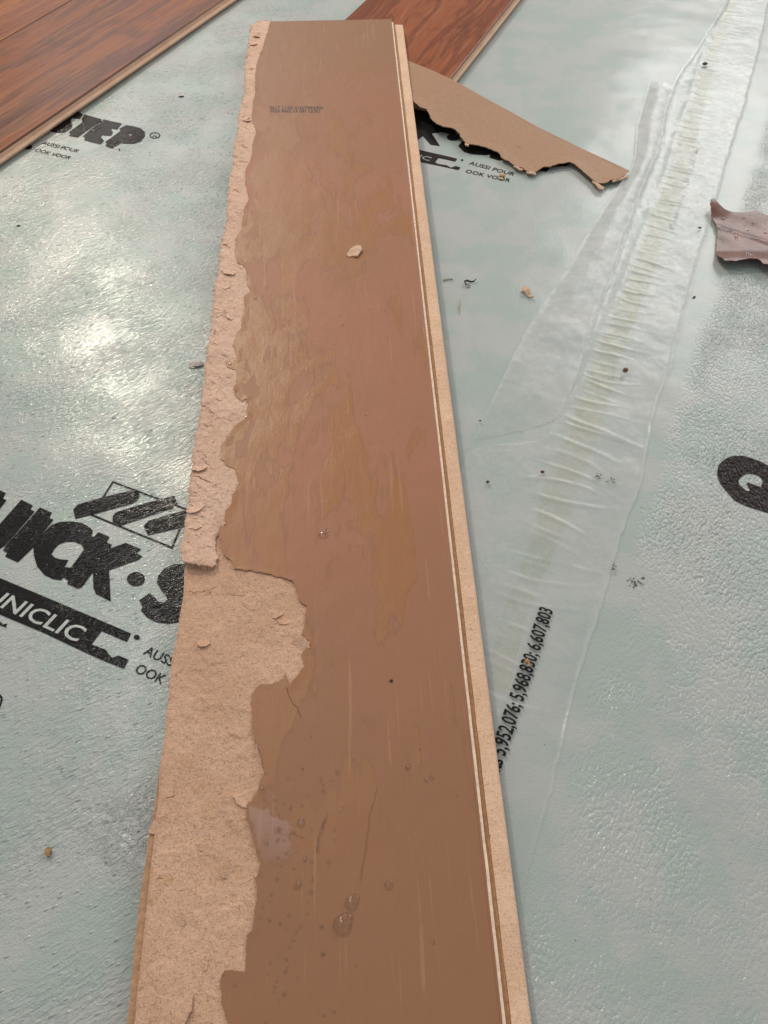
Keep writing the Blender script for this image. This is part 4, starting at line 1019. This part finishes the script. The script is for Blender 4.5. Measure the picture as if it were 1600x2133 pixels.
def on_film(px, py, up=.0016):
    q = at(px, py, .002); return (q[0], q[1], float(floor_z(q[0], q[1])) + up)
def curl(name, pts, wdt, thick, mat, label, cat, lift_=.002, z=0.0, seed=1):
    """a small bent flake: curved ribbon with thickness"""
    P = [np.array(at2(p, .002)) for p in pts]; P = [np.array(q) for q in rough(P, .0012, .0002, seed)]; n = len(P); V = []; Fc = []
    for k, q in enumerate(P):
        d = P[min(k + 1, n - 1)] - P[max(k - 1, 0)]; d /= np.linalg.norm(d); nn = np.array([-d[1], d[0]]); t = k / (n - 1)
        wd = wdt * (.55 + .45 * math.sin(math.pi * t * 1.3 + .4)) / 2; h = float(floor_z(q[0], q[1])) + z + .0002 + lift_ * abs(math.sin(math.pi * t * 1.4))
        for s in (-1, 1):
            V.append((*(q + nn * s * wd), h + (.0006 if s > 0 else 0) + thick)); V.append((*(q + nn * s * wd), h + (.0006 if s > 0 else 0)))
    for k in range(n - 1):
        a = k * 4
        for i0, i1 in ((0, 2), (2, 3), (3, 1), (1, 0)): Fc.append((a + i0, a + i1, a + 4 + i1, a + 4 + i0))
    Fc += [(0, 1, 3, 2), tuple(4 * (n - 1) + k for k in (0, 2, 3, 1))]
    o = mesh(name, V, Fc, mat); tag(o, label, cat); return o
# crumb on the brown backing, a small folded chip
zc = on_plank_w(740, 528)
cx_, cy_ = zc[0], zc[1]
def chip_z(x, y): return zc[2] + .0006 + .0012 * smooth(x - cx_, -.004, .003) + .0009 * smooth(y - cy_, -.002, .004)
cp_ = Z3([(990, 350), (1015, 322), (1040, 310), (1072, 312), (1078, 330), (1062, 352), (1052, 366), (1025, 358), (1005, 362)])
cpoly = [tuple(np.array(on_plane(*p))[:2]) for p in cp_]
o = sheet('crumb', rough(cpoly, .0008, .0002, 3, closed=True), .0014, chip_z, .0011, M_BIT, None)
tag(o, 'pale angular chip of fibreboard lying on the brown backing', 'crumb')
curl('crumb', [(1087, 602), (1094, 603), (1100, 612), (1106, 617), (1111, 622)], .0052, .0007, M_BIT, 'pale curled sliver on the underlay between the plank and the film', 'crumb', .0024)
M_BLK = m_plain('blackened_fibre', (.03, .027, .025), .6)
curl('fibre_curl', [(980, 593), (970, 592), (968, 586), (974, 583), (982, 585), (988, 585), (992, 581)], .0011, .0006, M_BLK, 'small black curl of fibre on the underlay right of the plank', 'fibre curl', .0010)
M_STRAW = m_plain('straw', (.55, .46, .28), .6)
curl('straw', [(957, 620), (956, 635), (957, 650)], .0009, .0004, M_STRAW, 'pale yellow straw standing lengthwise on the underlay beside the plank', 'straw', .0002)
curl('straw', [(923, 581), (934, 579), (944, 579)], .0010, .0004, m_plain('greenish_straw', (.36, .36, .24), .6), 'short greenish straw left of the black fibre curl', 'straw', .0002)
crumb(1302, 772, 10, 'dark reddish brown grain on the clear film', m_plain('reddish_grain', (.16, .075, .05), .7), aspect=1.15, z=on_film(1302, 774, .0022), height=1.0, seed=2)
curl('crumb', [(97, 1766), (101, 1774), (99, 1780), (103, 1784)], .0030, .0012, m_plain('brown_chip', (.36, .20, .09), .7), 'small brown elongated chip on the crinkled underlay left of the plank', 'crumb', .0004)
crumb(410, 755, 19, 'grey lump of wet fibre against the left edge of the plank', m_plain('grey_pulp', (.66, .58, .56), .6, .0004, 1.5), aspect=1.35, seed=4, height=.45)
crumb(400, 761, 11, 'smaller grey lump of wet fibre touching the larger one', m_plain('grey_pulp_small', (.68, .60, .57), .6, .0004, 1.5), aspect=1.1, seed=6, height=.4)
crumb(1045, 365, 9, 'tiny yellowish crumb on the small black lettering', m_plain('yellow_crumb', (.60, .40, .17), .7), seed=7, aspect=1.3)
crumb(1043, 371, 6, 'smaller yellow crumb just below the one on the small lettering', m_plain('yellow_crumb_small', (.60, .42, .2), .7), seed=8)
curl('crumb', [(1094, 1380), (1098, 1376), (1102, 1383), (1099, 1390)], .0018, .0005, m_plain('orange_flake', (.62, .30, .12), .7), 'orange brown flake lying on the printed patents line', 'crumb', .0008, z=.0018)
crumb(815, 1417, 5.5, 'black grain on the brown backing, right of the fibre lobe', M_BLK, aspect=1.2, seed=9, z=on_plank_w(815, 1418), height=.8)
crumb(1130, 983, 5.5, 'reddish black grain beside the puckered band near the middle of the film', m_plain('red_black_grain', (.10, .03, .025), .6), seed=10, z=on_film(1130, 983), height=.9)
crumb(1016, 1004, 5.5, 'black grain beside the plank where the film begins', M_BLK, seed=11, z=on_film(1016, 1004), height=.7)
crumb(1000, 876, 3.5, 'black speck at the lower tip of the milky flap', M_BLK, seed=12, z=on_film(1000, 876), height=.7)
crumb(1468, 134, 6, 'black grain on the far part of the puckered band', M_BLK, seed=13, z=on_film(1468, 135, .002), height=.7)
crumb(1458, 473, 4.5, 'greenish black speck on the film left of the curled flake', M_BLK, seed=14, z=on_film(1458, 474), height=.7)
crumb(1447, 617, 4, 'black speck at the right edge of the film', M_BLK, seed=15, aspect=2.0, rot=.6)
crumb(377, 199, 4.5, 'dark elongated speck on the underlay left of the plank, nearest the far end', M_BLK, seed=16, aspect=2.2, rot=.3, height=.4)
crumb(38, 468, 4.5, 'dark speck by the far left edge of the underlay', M_BLK, seed=17, height=.4)
# mould specks on the seam and the underlay right of it
mb = m_plain('mould', (.13, .13, .07), .8); rgm = random.Random(3); V = []; Fc = []
for cx0, cy0, sx, sy, n in ((1325, 1212, 16, 9, 34), (1278, 1180, 3, 14, 14), (1245, 993, 8, 5, 16), (1272, 1002, 9, 6, 16)):
    for k in range(n):
        x = rgm.gauss(cx0, sx * .55); y = rgm.gauss(cy0, sy * .55); q = at(x, y, .001); r = rgm.uniform(.00018, .0006); b = len(V); zz = float(floor_z(q[0], q[1])) + (.0021 if x < 1300 else .0003); a0 = rgm.random() * 6
        V += [(q[0] + r * math.cos(a0 + j * 1.257) * (1.6 if j == 0 else 1), q[1] + r * math.sin(a0 + j * 1.257), zz + (.0001 if j % 2 else 0)) for j in range(5)] + [(q[0], q[1], zz + r * .5)]
        Fc += [(b + j, b + (j + 1) % 5, b + 5) for j in range(5)]
o = mesh('mould_specks', V, Fc, mb); tag(o, 'olive brown mould specks scattered over the film and pebbled underlay', 'mould', None, 'stuff')
# fine grit over the whole floor
V = []; Fc = []
for k in range(900):
    x = rgm.uniform(-.42, .45); y = rgm.uniform(.02, 1.0); r = rgm.uniform(.00008, .00030); b = len(V); zz = float(floor_z(x, y)); a0 = rgm.random() * 6
    V += [(x + r * math.cos(a0 + j * 1.571) * (1.8 if j == 0 else 1), y + r * math.sin(a0 + j * 1.571), zz + .00002) for j in range(4)] + [(x, y, zz + r)]
    Fc += [(b + j, b + (j + 1) % 4, b + 4) for j in range(4)]
o = mesh('grit', V, Fc, m_plain('grit_grain', (.10, .095, .085), .8)); tag(o, 'fine dark grit and dust sprinkled over the underlay', 'grit', None, 'stuff')
